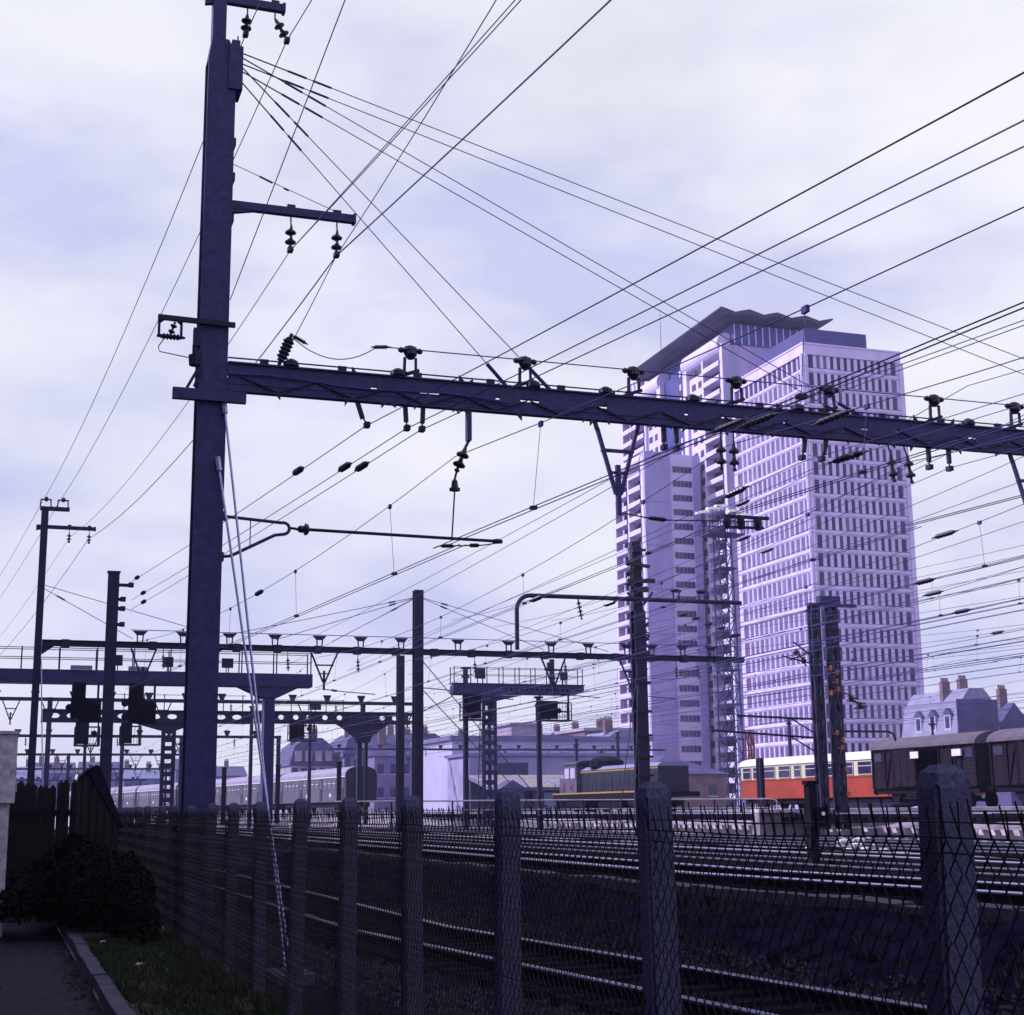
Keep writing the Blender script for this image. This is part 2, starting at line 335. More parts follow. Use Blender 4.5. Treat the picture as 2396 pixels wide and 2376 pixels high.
o = bs.build('ballast_stones', mat('oily_ballast_stone', (0.030, 0.026, 0.048), 0.85, 0, 0.6, 20)); tag(o, 'loose dark ballast stones between the sleepers of the nearest track', 'stones'); stuff(o)
wd = MB()
for _ in range(420):
    y = 6 + 36 * rk.random(); t_ = rk.random() ** 1.6; x = (8.0 + 2.1 * t_ if rk.random() < .8 else rk.uniform(2.7, 3.4)) + (curveX(y)); z = -.24 + max(0, min(1, (x - curveX(y) - 8.3) / 1.9)) * .74 - .02
    for _ in range(14):
        a_ = rk.uniform(0, 6.28); h = rk.uniform(.06, .22); l = rk.uniform(.03, .14); w = .008; bx, by = x + rk.gauss(0, .06), y + rk.gauss(0, .06); n = len(wd.v)
        wd.v += [(bx - w * math.sin(a_), by + w * math.cos(a_), z), (bx + w * math.sin(a_), by - w * math.cos(a_), z), (bx + l * math.cos(a_), by + l * math.sin(a_), z + h)]; wd.f.append((n, n + 1, n + 2))
o = wd.build('weeds', 'grass'); tag(o, 'tufts of weeds growing on the dark cutting bank', 'weeds'); stuff(o)
# ------------------------------------------------------------------ wire fence with concrete posts
FX = 2.45; SP = 1.83
fence = thing('wire_fence', 'chain link fence with barbed prongs on speckled concrete posts along the railway', 'fence', (FX, 3.53, 0))
pm = MB(); w = .058
def ring(z, s, dy=0): return [(-s, -s, z), (s, -s, z), (s, s, z), (-s, s, z)]
n0 = 0
for z, s in ((-.4, .062), (1.82, .056), (1.862, .046), (1.885, .026)): pm.v += ring(z, s)
for i in range(3):
    for q in range(4):
        a = i * 4 + q; b = i * 4 + (q + 1) % 4; pm.f.append((a, b, b + 4, a + 4))
pm.f.append((12, 13, 14, 15)); pm.f.append((3, 2, 1, 0))
post_me = pm.data('concrete_post', M['concrete'])
bmx = bmesh.new(); bmx.from_mesh(post_me); bmesh.ops.bevel(bmx, geom=[e for e in bmx.edges if abs(e.verts[0].co.z - e.verts[1].co.z) > 1], offset=.012, segments=2, affect='EDGES'); bmx.to_mesh(post_me); bmx.free()
NP = 22; rp = random.Random(5)
for i in range(-1, NP):
    o = inst('concrete_post', post_me, fence, (FX + rp.uniform(-.015, .015), 3.53 + SP * i + rp.uniform(-.03, .03), rp.uniform(-.012, .012)))
    o.rotation_euler = (rp.uniform(-.018, .018), rp.uniform(-.018, .018), rp.uniform(-.08, .08))
def mesh_bay(y0, y1, seed):
    mb = MB(); rr = random.Random(seed); pw = .066; ph = .088; x = FX - .075; top = 1.70; bot = .12
    ncol = int(round((y1 - y0) / pw)); pw = (y1 - y0) / ncol; rad = .0030
    for c in range(ncol):
        for dirn in (0, 1):
            pts = []; z = top; j = 0
            yb = y0 + pw * (c + .5)
            pts.append((x - .012 + rr.uniform(-.01, .01), yb + (pw / 2) * (-1 if dirn else 1) + rr.uniform(-.012, .012), top + .085 + rr.uniform(-.02, .025)))
            pts.append((x, yb + (pw / 2) * (-1 if dirn else 1) * .92, top + .0))
            while z > bot:
                side = (-1 if (j + dirn) % 2 else 1)
                bulge = .012 * math.sin(yb * 2.1 + seed) * math.sin(z * 3)
                pts.append((x + (.003 if dirn else -.003) + bulge, yb + side * (pw / 2) * .96, z)); z -= ph; j += 1
            if dirn == 0 or c % 1 == 0: mb.tube(pts, rad, 3, False)
    return mb
for i in range(-1, 15):
    stuff(mesh_bay(3.53 + SP * i, 3.53 + SP * (i + 1), i).build('mesh_panel', 'mesh', fence))
for z in (1.745, 1.705, 1.665, 1.0, .3):
    pts = []
    for i in range(-1, NP):
        pts.append((FX - .07, 3.53 + SP * i, z)); pts.append((FX - .07, 3.53 + SP * (i + .5), z - .012))
    MB().tube(pts[:-1], .0028, 4).build('line_wire', 'mesh', fence)

# ------------------------------------------------------------------ left edge: pier, palings, dark ivy bushes
p = thing('gate_pier', 'tall rendered pier with a wide upper block at the left edge', 'pier', (-.3, 25, -.05))
MB().box((-1.2, 24.62, -.1), (.24, 26.0, 1.95)).build('lower_shaft', 'pier', p)
MB().box((-1.35, 24.5, 1.952), (.31, 26.2, 3.0)).build('upper_block', 'pier', p)
MB().box((-1.38, 24.46, 3.002), (.33, 26.24, 3.05)).build('coping', 'pier', p)
pf = thing('paling_fence', 'old dark timber paling fence closing the footpath behind the pier', 'fence', (.3, 29, -.05))
rpp = random.Random(8)
for i in range(15):
    x = .15 + i * .108; y = 30 - i * .2 + .03 * (i % 2); h = 2.30 + .012 * i + rpp.uniform(-.10, .06); tw = rpp.uniform(-.02, .02)
    m_ = MB(); m_.poly([(x - .062, y, -.1), (x + .062, y, -.1), (x + .062 + tw, y, h - .07), (x + tw, y, h), (x - .062 + tw, y, h - .07)], (0, .025, 0))
    m_.build('paling', 'timber', pf)
for z in (.5, 1.8): MB().bar((.1, 30.1, z), (1.75, 27.1, z), .05, .09).build('fence_rail', 'timber', pf)
def bush(name, label, cat, c, r, n, seed, leaf=.05, group=None, pw=2):
    t = thing(name, label, cat, (c[0], c[1], 0.05), group); rr = random.Random(seed)
    stem = MB()
    for _ in range(9):
        a = rr.uniform(0, 6.28); q = .55 * rr.random() + .2
        stem.tube([(c[0] + .1 * math.cos(a), c[1] + .1 * math.sin(a), -.1), (c[0] + r[0] * q * math.cos(a) * .6, c[1] + r[1] * q * math.sin(a) * .6, r[2] * .7), (c[0] + r[0] * q * math.cos(a), c[1] + r[1] * q * math.sin(a), r[2] * 1.4)], [.02, .014, .006], 5)
    stem.build('stem', 'timber', t)
    mb = MB()
    for _ in range(n):
        a = rr.uniform(0, 6.28); u = rr.random() ** .45; ph = rr.uniform(-.2, 1.0)
        k = math.sqrt(max(0, 1 - max(ph, 0) ** pw)) * (1 + .22 * math.sin(3 * a + seed) + .12 * math.sin(7 * a))
        px = c[0] + r[0] * u * k * math.cos(a); py = c[1] + r[1] * u * k * math.sin(a); pz = c[2] + r[2] * ph * (.85 + .3 * math.sin(2 * a + seed))
        if pz < .02: pz = .02 + rr.random() * .2
        d1 = Vector((rr.gauss(0, 1), rr.gauss(0, 1), rr.gauss(0, .6))).normalized() * leaf; d2 = d1.cross(Vector((rr.gauss(0, 1), rr.gauss(0, 1), rr.gauss(0, 1)))).normalized() * leaf * .6
        q0 = Vector((px, py, pz)); mb.quad(q0 - d1, q0 + d2, q0 + d1, q0 - d2)
    stuff(mb.build('foliage', 'leaf', t)); return t
lt = thing('lean_to', 'narrow black lean-to with one steep sloping side at the end of the palings', 'lean-to', (1.7, 26.2, -.05))
MB().poly([(1.36, 26, -.1), (1.36, 26, 2.36), (1.46, 26, 2.46), (2.0, 26, 1.62), (2.0, 26, -.1)], (0, 1.2, 0)).build('wall', 'timber', lt)
MB().poly([(1.33, 25.94, 2.362), (1.46, 25.94, 2.50), (1.60, 25.94, 2.58), (1.66, 25.94, 2.54), (2.08, 25.94, 1.55), (2.03, 25.94, 1.53), (1.47, 25.94, 2.463)], (0, 1.3, 0)).build('roof', 'black', lt)
for i in range(5): MB().box((1.40 + .125 * i, 25.965, -.1), (1.50 + .125 * i, 25.998, 2.30 - .19 * max(0, i - 0.5))).build('board', 'timber', lt)
bush('hedge_bush', 'broad dark bush spilling over the verge below the palings', 'bush', (1.25, 24.9, .35), (1.05, 2.1, .98), 17000, 4, .04, None, 3)
bush('hedge_bush', 'low dark bush at the foot of the wire fence beside the mast', 'bush', (1.95, 22.9, .25), (.46, 2.2, .85), 6000, 6, .04)

for lab, x, y, a_ in (('crumpled white paper scrap lying on the verge grass', 1.62, 17.4, .4), ('smaller white scrap under the dark hedge', 1.45, 20.6, 1.2)):
    q = MB(); y0_ = y; q.quad((x - .05, y, .14), (x, y - .04, .165), (x + .05, y + .02, .14), (x - .01, y + .06, .16)); q.quad((x - .03, y - .02, .14), (x + .02, y - .05, .16), (x + .03, y, .17), (x, y + .02, .15)); o = q.build('paper_scrap', 'label'); tag(o, lab, 'paper scrap', 'scraps of litter on the verge')
lf = MB(); rlf = random.Random(14)
for _ in range(900):
    x = rlf.uniform(-1.2, 1.08) if rlf.random() < .35 else 1.09 - abs(rlf.gauss(0, .12)); y = rlf.uniform(12, 30); a_ = rlf.uniform(0, 6.28); l = rlf.uniform(.015, .045); c_, s_ = math.cos(a_) * l, math.sin(a_) * l
    lf.quad((x - c_, y - s_, -.043), (x + s_ * .5, y - c_ * .5, -.038 + rlf.random() * .01), (x + c_, y + s_, -.041), (x - s_ * .5, y + c_ * .5, -.036))
o = lf.build('leaf_litter', 'verge'); tag(o, 'dead leaves and grit gathered along the kerb on the footpath', 'leaf litter'); stuff(o)
# ------------------------------------------------------------------ unseen house left of the path, added to shade the foreground
hb = thing('street_house', 'tall unseen street house outside the left edge, added to shade the foreground', 'house', (-12, 20, 0))
MB().box((-18, -18, -.1), (-7.0, 62, 17.5)).build('wall', 'haussB', hb)
rf = MB(); rf.poly([(-18.4, -18.4, 17.502), (-6.6, -18.4, 17.502), (-9, -18.4, 20), (-16, -18.4, 20)], (0, 80.8, 0)); rf.build('roof', 'slate', hb)
wme = MB().box((-.06, -.55, 0), (.03, .55, 1.9)).data('window', M['glass'])
for fl in range(5):
    for j in range(20): inst('window', wme, hb, (-6.98, -14 + 3.8 * j, 1.2 + 3.2 * fl))

# ================================================================== NEAR CATENARY PORTAL (plane y = 20.8)
PY = 20.8
def hsection(mb, x, y, w, d, z0, z1, t=.035):
    mb.box((x - w / 2, y - d / 2, z0), (x + w / 2, y - d / 2 + t, z1)); mb.box((x - w / 2, y + d / 2 - t, z0), (x + w / 2, y + d / 2, z1))
    mb.box((x - t / 2, y - d / 2 + t, z0), (x + t / 2, y + d / 2 - t, z1)); return mb
P1 = thing('catenary_portal', 'tall dark mast carrying the long wide beam across the picture, nearest overhead wire portal', 'portal', (2.63, PY, -.2))
mst = hsection(MB(), 2.63, PY, .41, .40, -.3, 12.85)
mst.box((2.425, PY - .215, 12.0), (2.445, PY - .2, 12.85)); o = mst.build('mast', 'mast', P1)
MB().poly([(2.43, PY - .2, 12.852), (2.84, PY - .2, 12.852), (2.72, PY - .2, 13.15), (2.47, PY - .2, 13.15)], (0, .4, 0)).build('mast_shoulder', 'mast', o)
MB().box((2.48, PY - .12, 13.152), (2.68, PY + .12, 13.95)).build('mast_head', 'mast', P1)
hx = MB().box((2.722, PY - .24, 12.35), (2.93, PY + .2, 13.05)); hx.box((2.76, PY - .24, 13.052), (2.88, PY + .1, 13.14)); hx.bar((2.86, PY - .1, 13.14), (2.86, PY - .1, 13.28), .02)
hx.build('anchor_box', 'mast', P1)
for z in (10.3, 10.95, 11.5): MB().box((2.842, PY - .12, z), (2.875, PY + .12, z + .12)).build('clamp_plate', 'steel', P1)
def arm(parent, x0, x1, y, z, ins, h=.13, drop=.52, r=.085, m='mast'):
    a = MB().bar((x0, y, z), (x1, y, z), .1, h); a.box((x1 - .03, y - .07, z - h * .62), (x1 + .012, y + .07, z + h * .62))
    a.poly([(x0 + .0, y - .04, z - h / 2), (x0 + .35, y - .04, z - h / 2), (x0 + .0, y - .04, z - h * 1.1)], (0, .08, 0)); a = a.build('cross_arm', m, parent)
    for ix, tilt in ins:
        b = MB(); b.bar((ix, y, z + h / 2), (ix, y, z + h / 2 + .05), .07, .12); b.tube([(ix, y, z + h / 2 + .03), (ix, y, z - h / 2 - .14)], .012, 5)
        disc_string(b, (ix, y, z - h / 2 - .12), (ix + tilt, y, z - drop), 2, r)
        b.box((ix + tilt - .04, y - .06, z - drop - .05), (ix + tilt + .04, y + .06, z - drop + .02)); b.build('insulator', 'insul', a)
arm(P1, 2.36, 3.56, PY - .05, 13.88, [(3.0, -.02), (3.42, .19)], .12, .50)
arm(P1, 2.84, 4.70, PY - .05, 10.58, [(3.73, 0), (4.43, 0)], .12, .58)
# bracket with the hanging loop on the left of the mast
lb = MB().bar((1.83, PY - .25, 8.68), (2.92, PY - .25, 8.66), .06, .07)
for a, b in (((1.85, 8.66), (1.85, 8.40)), ((2.16, 8.66), (2.16, 8.40)), ((1.83, 8.40), (2.2, 8.40)), ((1.85, 8.60), (1.92, 8.66)), ((2.16, 8.60), (2.09, 8.66))):
    lb.bar((a[0], PY - .25, a[1]), (b[0], PY - .25, b[1]), .035)
lbo = lb.build('loop_bracket', 'steel', P1)
ib = MB(); disc_string(MB(), (2.0, PY - .25, 8.40), (2.07, PY - .25, 8.62), 2, .05).build('insulator', 'insul', lbo); sausage(ib, (1.82, PY - .25, 8.40), (2.22, PY - .25, 8.40), .05); ib.build('insulator', 'insul', lbo)
jb = MB().tube([(1.92, PY - .25, 8.36), (1.85, PY - .25, 8.24), (1.87, PY - .25, 8.17), (2.1, PY - .25, 8.14), (2.42, PY - .25, 8.10)], .008, 5); jb.build('jumper_wire', 'wire', lbo)
sw = MB(); sw.box((2.33, PY - .32, 8.28), (2.43, PY - .21, 8.55)); sw.lathe((2.36, PY - .27, 8.0), (2.36, PY - .27, 8.3), [(0, .08), (.5, .09), (.55, .04), (1, .04)], 8)
sw.bar((2.26, PY - .25, 7.66), (2.42, PY - .25, 7.98), .04); sw.bar((2.36, PY - .25, 7.7), (2.46, PY - .25, 7.95), .03); sw.build('switch_gear', 'steel', P1)
MB().box((2.07, PY - .3, 7.50), (3.10, PY - .202, 7.66)).build('bearer_plate', 'mast', P1)
# the beam: two channels with a slit between them, batten plates and gussets
BX0, BX1 = 2.84, 30.2
bm_ = MB().box((BX0, PY - .20, 7.935), (BX1, PY - .12, 8.10)).box((BX0, PY - .24, 8.102), (BX1, PY - .10, 8.125))
bm_.box((BX0, PY - .20, 7.713), (BX1, PY - .12, 7.89)).box((BX0, PY - .23, 7.69), (BX1, PY - .09, 7.711))
beam = bm_.build('beam', 'mast', P1)
rv = MB()
for i in range(150):
    x = BX0 + .15 + i * .18
    if x < 18:
        for z in (7.735, 8.075): rv.box((x, PY - .208, z - .011), (x + .022, PY - .2, z + .011))
for i in range(70):
    for x in (2.455, 2.80): rv.box((x - .012, PY - .208, .3 + .18 * i - .012), (x + .012, PY - .2, .3 + .18 * i + .012))
stuff(rv.build('rivets', 'mast', P1))
lc_ = MB()
for i in range(26):
    x = BX0 + .2 + i * .55; lc_.bar((x, PY - .228, 7.72), (x + .5, PY - .228, 7.90), .03, .014) if i % 2 else lc_.bar((x, PY - .228, 7.90), (x + .5, PY - .228, 7.72), .03, .014)
stuff(lc_.build('lacing', 'steel', beam))
cbl = MB().tube([(BX0 + .03 * k_ + .5 * k_, PY - .24 - .01 * math.sin(k_), 7.93 - .035 * k_ / 4 + .03 * math.sin(k_ * 1.3)) for k_ in range(0, 9)], .016, 5); cbl.build('cable', 'wire', beam)
x = BX0; rb = random.Random(4)
while x < BX1 - 1:
    w = rb.uniform(.25, 1.6) if x > 5.0 else 2.1; MB().box((x, PY - .212, 7.80), (min(x + w, BX1), PY - .202, 7.99)).build('batten_plate', 'mast', beam); x += w + rb.choice((.06, .09, .14, .30, .42))
gs = MB()
for x in (3.6, 4.55, 5.1, 5.32, 5.6, 6.2, 6.3, 6.42, 7.3, 8.3, 8.42, 8.75, 9.4, 9.8, 10.0, 10.6, 10.8, 11.6, 12.2, 13.0, 13.6, 13.9, 14.2, 15.0, 15.2, 15.9, 16.2):
    s = rb.choice((-1, 1)) * rb.uniform(.05, .10); z = 7.688; gs.poly([(x, PY - .235, z), (x + s, PY - .235, z), (x, PY - .235, z - rb.uniform(.05, .11))], (0, .03, 0))
    if rb.random() < .55: gs.poly([(x + .1, PY - .235, 8.127), (x + .1 + s, PY - .235, 8.127), (x + .1, PY - .235, 8.127 + rb.uniform(.05, .10))], (0, .03, 0))
stuff(gs.build('gusset', 'steel', beam))
cp = MB().tube([(BX0, PY - .2, 8.185), (BX1, PY - .2, 8.185)], .012, 6)
for x in [3.3 + 1.15 * i for i in range(23)]: cp.box((x, PY - .22, 8.127), (x + .12, PY - .16, 8.2))
for x in (3.75, 5.35, 7.5, 8.7, 10.2, 12.1, 15.4): cp.lathe((x, PY - .2, 8.13), (x, PY - .2, 8.24), [(0, .12), (.6, .11), (1, .04)], 8)
cp.build('conduit', 'steel', beam)
for i, x in enumerate([5.56, 7.39, 9.21, 11.02, 12.74, 14.78, 16.42, 18.3, 20.2]):
    st = MB(); st.bar((x - .10, PY - .16, 8.13), (x - .09, PY - .16, 8.44), .04); st.bar((x + .08, PY - .16, 8.20), (x + .08, PY - .16, 8.44), .035); st.bar((x - .12, PY - .16, 8.16), (x + .13, PY - .16, 8.25), .05); st.bar((x - .2, PY - .1, 8.12), (x - .05, PY - .16, 8.2), .05)
    so = st.build('cable_stand', 'steel', beam)
    q = MB(); q.lathe((x - .19, PY - .16, 8.55), (x + .18, PY - .16, 8.55), [(0, .03), (.12, .05), (.2, .035), (.3, .07), (.5, .09), (.7, .07), (.8, .035), (.88, .05), (1, .03)], 8); q.lathe((x, PY - .16, 8.42), (x, PY - .16, 8.55), [(0, .05), (.5, .1), (1, .09)], 8)
    q.build('insulator', 'insul', so)
# tube cantilever for the nearest track
cl = MB(); pts = [(2.82, PY, 5.90), (3.70, PY, 5.845)]
for i in range(9):
    a = math.pi / 2 - math.pi * i / 8 * .92; pts.append((3.72 + .09 * math.cos(a), PY, 5.765 + .085 * math.sin(a)))
pts += [(3.60, PY, 5.66), (2.98, PY, 5.33), (2.80, PY, 5.31)]
cl.tube(pts, .024, 8); cl.tube([(3.25, PY, 5.87), (3.25, PY, 5.48)], .008, 5); cl.box((2.78, PY - .06, 5.84), (2.9, PY + .06, 5.96)); cl.box((2.78, PY - .06, 5.25), (2.88, PY + .06, 5.37))
clo = cl.build('cantilever', 'mast', P1)
a = MB(); a.tube([(3.81, PY, 5.775), (3.9, PY, 5.77), (3.93, PY, 5.76)], .02, 6); a.lathe((3.93, PY, 5.77), (4.10, PY, 5.765), [(0, .03), (.2, .055), (.55, .05), (.6, .09), (.85, .08), (1, .035)], 10); a.build('insulator', 'insul', clo)
a = MB().tube([(4.05, PY, 5.767), (7.02, PY, 5.735)], .024, 8); a.lathe((6.9, PY, 5.737), (7.04, PY, 5.735), [(0, .03), (.5, .04), (1, .03)], 8)
a.tube([(6.98, PY, 5.71), (6.7, PY, 5.66), (6.05, PY, 5.62), (5.96, PY, 5.58)], .01, 5); sausage(a, (6.05, PY, 5.62), (6.3, PY, 5.635), .035); sausage(a, (6.5, PY, 5.65), (6.7, PY, 5.66), .035); a.build('registration_tube', 'steel', clo)
PYB = PY - .15
a = MB(); a.bar((6.47, PYB, 7.73), (6.47, PYB, 7.22), .11, .07); a.bar((6.47, PYB, 7.22), (6.42, PYB, 7.12), .04); a.build('drop_post', 'mast', beam)
a = MB(); disc_string(a, (6.43, PYB, 7.14), (6.28, PYB, 6.74), 2, .10); a.tube([(6.28, PYB, 6.74), (6.25, PYB, 6.62)], .018, 5); a.lathe((6.25, PYB, 6.44), (6.25, PYB, 6.62), [(0, .085), (.2, .085), (.3, .055), (.8, .045), (1, .02)], 8)
a.tube([(6.25, PYB, 6.46), (6.25, PY, 5.76)], .012, 6); a.build('suspension_insulator', 'insul', beam)
def vframe(parent, x, y, ztop, zfoot, w, m='mast', t=.055):
    a = MB(); h = ztop - zfoot; zc = zfoot + .32 * h / 1.5
    for s in (-1, 1): a.bar((x + s * w / 2, y, ztop), (x + s * w * .44, y, ztop - .12 * h), t); a.bar((x + s * w * .44, y, ztop - .1 * h), (x + s * .04, y, zc), t)
    a.bar((x - w * .36, y, ztop - .33 * h), (x + w * .36, y, ztop - .33 * h), t * .9); a.bar((x - w * .22, y, ztop - .56 * h), (x + w * .22, y, ztop - .56 * h), t * .7)
    a.bar((x, y, ztop - .48 * h), (x, y, zfoot), t * 1.3); return a.build('drop_frame', m, parent)
for i, x in enumerate((8.90, 16.62, 22.4)):
    vf = vframe(beam, x, PYB, 7.73, 6.22, .76)
    a = MB(); a.tube([(x + .05, PYB, 6.25), (x + .45, PYB, 6.2)], .012, 5); sausage(a, (x + .45, PYB, 6.20), (x + .85, PYB, 6.18), .04); a.tube([(x + .85, PYB, 6.18), (x + 2.35, PYB, 6.24)], .010, 5)
    a.bar((x + 1.8, PYB, 6.3), (x + 2.6, PYB, 6.3), .05); a.bar((x + 1.8, PYB, 6.12), (x + 2.5, PYB, 6.14), .04)
    for q in (1.85, 2.1, 2.4): a.lathe((x + q, PYB, 6.1), (x + q, PYB, 6.32), [(0, .05), (.5, .07), (1, .05)], 6)
    a.build('registration_arm', 'steel', vf)
for x, dx in ((4.74, .16), (5.48, .03), (5.76, -.02), (9.70, .0), (9.92, .0), (12.25, -.08), (12.65, -.12), (14.6, 0), (15.0, .0)):
    a = MB(); a.bar((x, PYB, 7.73), (x + dx * .6, PYB, 7.44), .06); a.tube([(x + dx * .6, PYB, 7.46), (x + dx, PYB, 7.36)], .014, 5); a.box((x + dx - .04, PYB - .06, 7.31), (x + dx + .04, PYB + .06, 7.39)); a.build('wire_clamp', 'steel', beam)
for x, dx in ((10.70, 0), (10.93, 0), (13.80, .10), (14.10, .14), (17.9, 0), (18.2, 0)):
    a = MB(); a.tube([(x, PYB, 7.73), (x + dx * .5, PYB, 7.52)], .014, 5); disc_string(a, (x + dx * .5, PYB, 7.55), (x + dx, PYB, 7.05), 2, .085); a.build('suspension_insulator', 'insul', beam)
# stays from the mast head down to the beam
for xe, z0, dy in ((7.22, 12.72, .12), (7.85, 12.80, -.12), (13.25, 12.86, .12), (13.45, 12.94, -.12), (21.0, 12.96, .1), (22.0, 13.02, -.1)):
    a0 = Vector((2.9, PY + dy, z0)); b0 = Vector((xe, PY + dy * .6, 8.13)); a = MB().tube([a0, b0], .0075, 5); u = (b0 - a0).normalized()
    for t in (.75, 1.15): a.tube([a0 + u * t, a0 + u * (t + .3)], .018, 5)
    a.tube([b0 - u * .55, b0], .03, 6); a.tube([a0, a0 + u * .9], .011, 5); a.build('stay_rod', 'wire', P1)
a = MB().tube([(2.86, PY, 11.25), (4.45, PY - .05, 10.66)], .006, 5); a.tube([(3.25, PY, 11.11), (3.45, PY, 11.03)], .016, 5); a.tube([(3.62, PY, 10.97), (3.7, PY, 10.94)], .016, 5); a.build('stay_rod', 'wire', P1)
for zt, xt, yf in ((7.45, 2.80, 18.9), (6.60, 2.74, 18.5)):
    a = MB().tube([(xt, PY - .24, zt), (3.52, yf, -.12)], .017, 8); u = (Vector((3.52, yf, -.12)) - Vector((xt, PY - .24, zt))).normalized(); s0 = Vector((xt, PY - .24, zt))
    a.tube([s0 - u * .1, s0 + u * .12], .04, 6); a.build('guy_rod', 'galv', P1)
MB().box((3.3, 18.2, -.3), (3.75, 19.15, -.13)).build('guy_block', 'concrete', P1)
# far end mast of the same portal, outside the frame
hsection(MB(), 30.0, PY, .41, .40, .6, 13.0).build('mast', 'mast', P1)

# ------------------------------------------------------------------ wires
def wire(label, lines, r, group, ins=(), cat='overhead wire', name='overhead_wire', isz=.05, ilen=.75):
    a0 = lines[0][0]; t = thing(name, label, cat, tuple(a0), group)
    mb = MB()
    for l in lines: mb.tube(l, r, 5, False)
    mb.build('conductor', 'wire', t)
    for p, q in ins:
        p = Vector(p); q = Vector(q); u = (q - p).normalized(); b = MB(); sausage(b, p, p + u * ilen, isz); b.build('insulator', 'insul', t)
    return t
G1 = 'feeder wires on the mast arms'
def feeder(label, p1, p2, k, zn, s1=.5, pair=0, r=.0085, p2b=None):
    n_ = near(p1, zn, -14, k); ls = [sag(n_, p1, s1), sag(p1, p2, .55)]
    if pair: ls += [sag((n_[0] + .14, n_[1], n_[2] + .05), p1, s1 + .06)]
    ls.append(sag(p2, (p2[0] - 5.5, p2[1] + 42, p2[2] - 2.6), .8)); wire(label, ls, r, G1)
feeder('feeder wire from the inner insulator of the mast top arm', (2.98, PY - .05, 13.36), (1.05, 55.5, 12.85), .045, 12.9, .3)
feeder('feeder wire from the slanting outer insulator of the mast top arm', (3.61, PY - .05, 13.36), (1.62, 55.5, 12.85), .05, 10.1, .1)
feeder('doubled feeder wire from the inner insulator of the middle mast arm', (3.73, PY - .05, 9.97), (2.08, 55.5, 11.65), .105, 10.1, .25, 1, .007)
feeder('thick feeder wire from the outer insulator of the middle mast arm', (4.43, PY - .05, 9.97), (2.78, 55.5, 11.65), .105, 9.2, .25, 0, .011)
wire('steep wire climbing past the outer end of the middle mast arm', [sag(near((4.43, PY, 9.97), 12.6, -14, .0), (4.43, PY, 9.97), .9), sag((4.43, PY, 9.97), (3.62, PY, 8.2), .02)], .007, G1)
wire('single wire slanting down behind the mast between its two arms', [sag(near((2.9, PY + .2, 9.2), 14.5, -14, .02), (2.9, PY + .2, 9.2), .15)], .007, G1)
# wires anchored on the stout pole behind, clamped under the beam, and running out to the right
GA = 'anchored wires clamped under the near beam'
for lab, p2, p1, zn, ip in (('upper anchored wire from the stout pole to the first clamp under the beam', (3.64, 48, 8.9), (4.90, PY, 7.36), 5.8, 24.6),
                            ('middle anchored wire from the stout pole to the second clamp under the beam', (3.8, 48, 8.4), (5.51, PY, 7.36), 5.85, 23.6),
                            ('lower anchored wire from the stout pole to the third clamp under the beam', (3.8, 48, 8.1), (5.74, PY, 7.36), 5.65, 23.3)):
    a = Vector(p1); b = Vector(p2); q = a.lerp(b, (ip - PY) / (48 - PY)); q2 = a.lerp(b, .9)
    wire(lab, [sag(near(p1, zn), p1, .12), sag(p1, p2, .05)], .0075, GA, [(q, b), (q2, b)], isz=.06)
b = MB().tube(sag((3.75, PY - .16, 8.60), (5.05, PY - .16, 8.57), .27, 18), .008, 5)
jm = thing('cable', 'cable running on the insulated stands along the top of the near beam', 'cable', (3.75, PY - .16, 8.6)); b.tube([(5.05, PY - .16, 8.57), (20.5, PY - .16, 8.57)], .010, 5); b.build('conductor', 'wire', jm)
for p_, q_, r_ in (((3.58, PY - .16, 8.15), (3.76, PY - .16, 8.64), .085), ((3.76, PY - .16, 8.62), (4.0, PY - .16, 8.50), .035), ((4.95, PY - .16, 8.55), (5.25, PY - .16, 8.58), .035)): sausage(MB(), p_, q_, r_).build('insulator', 'insul', jm)

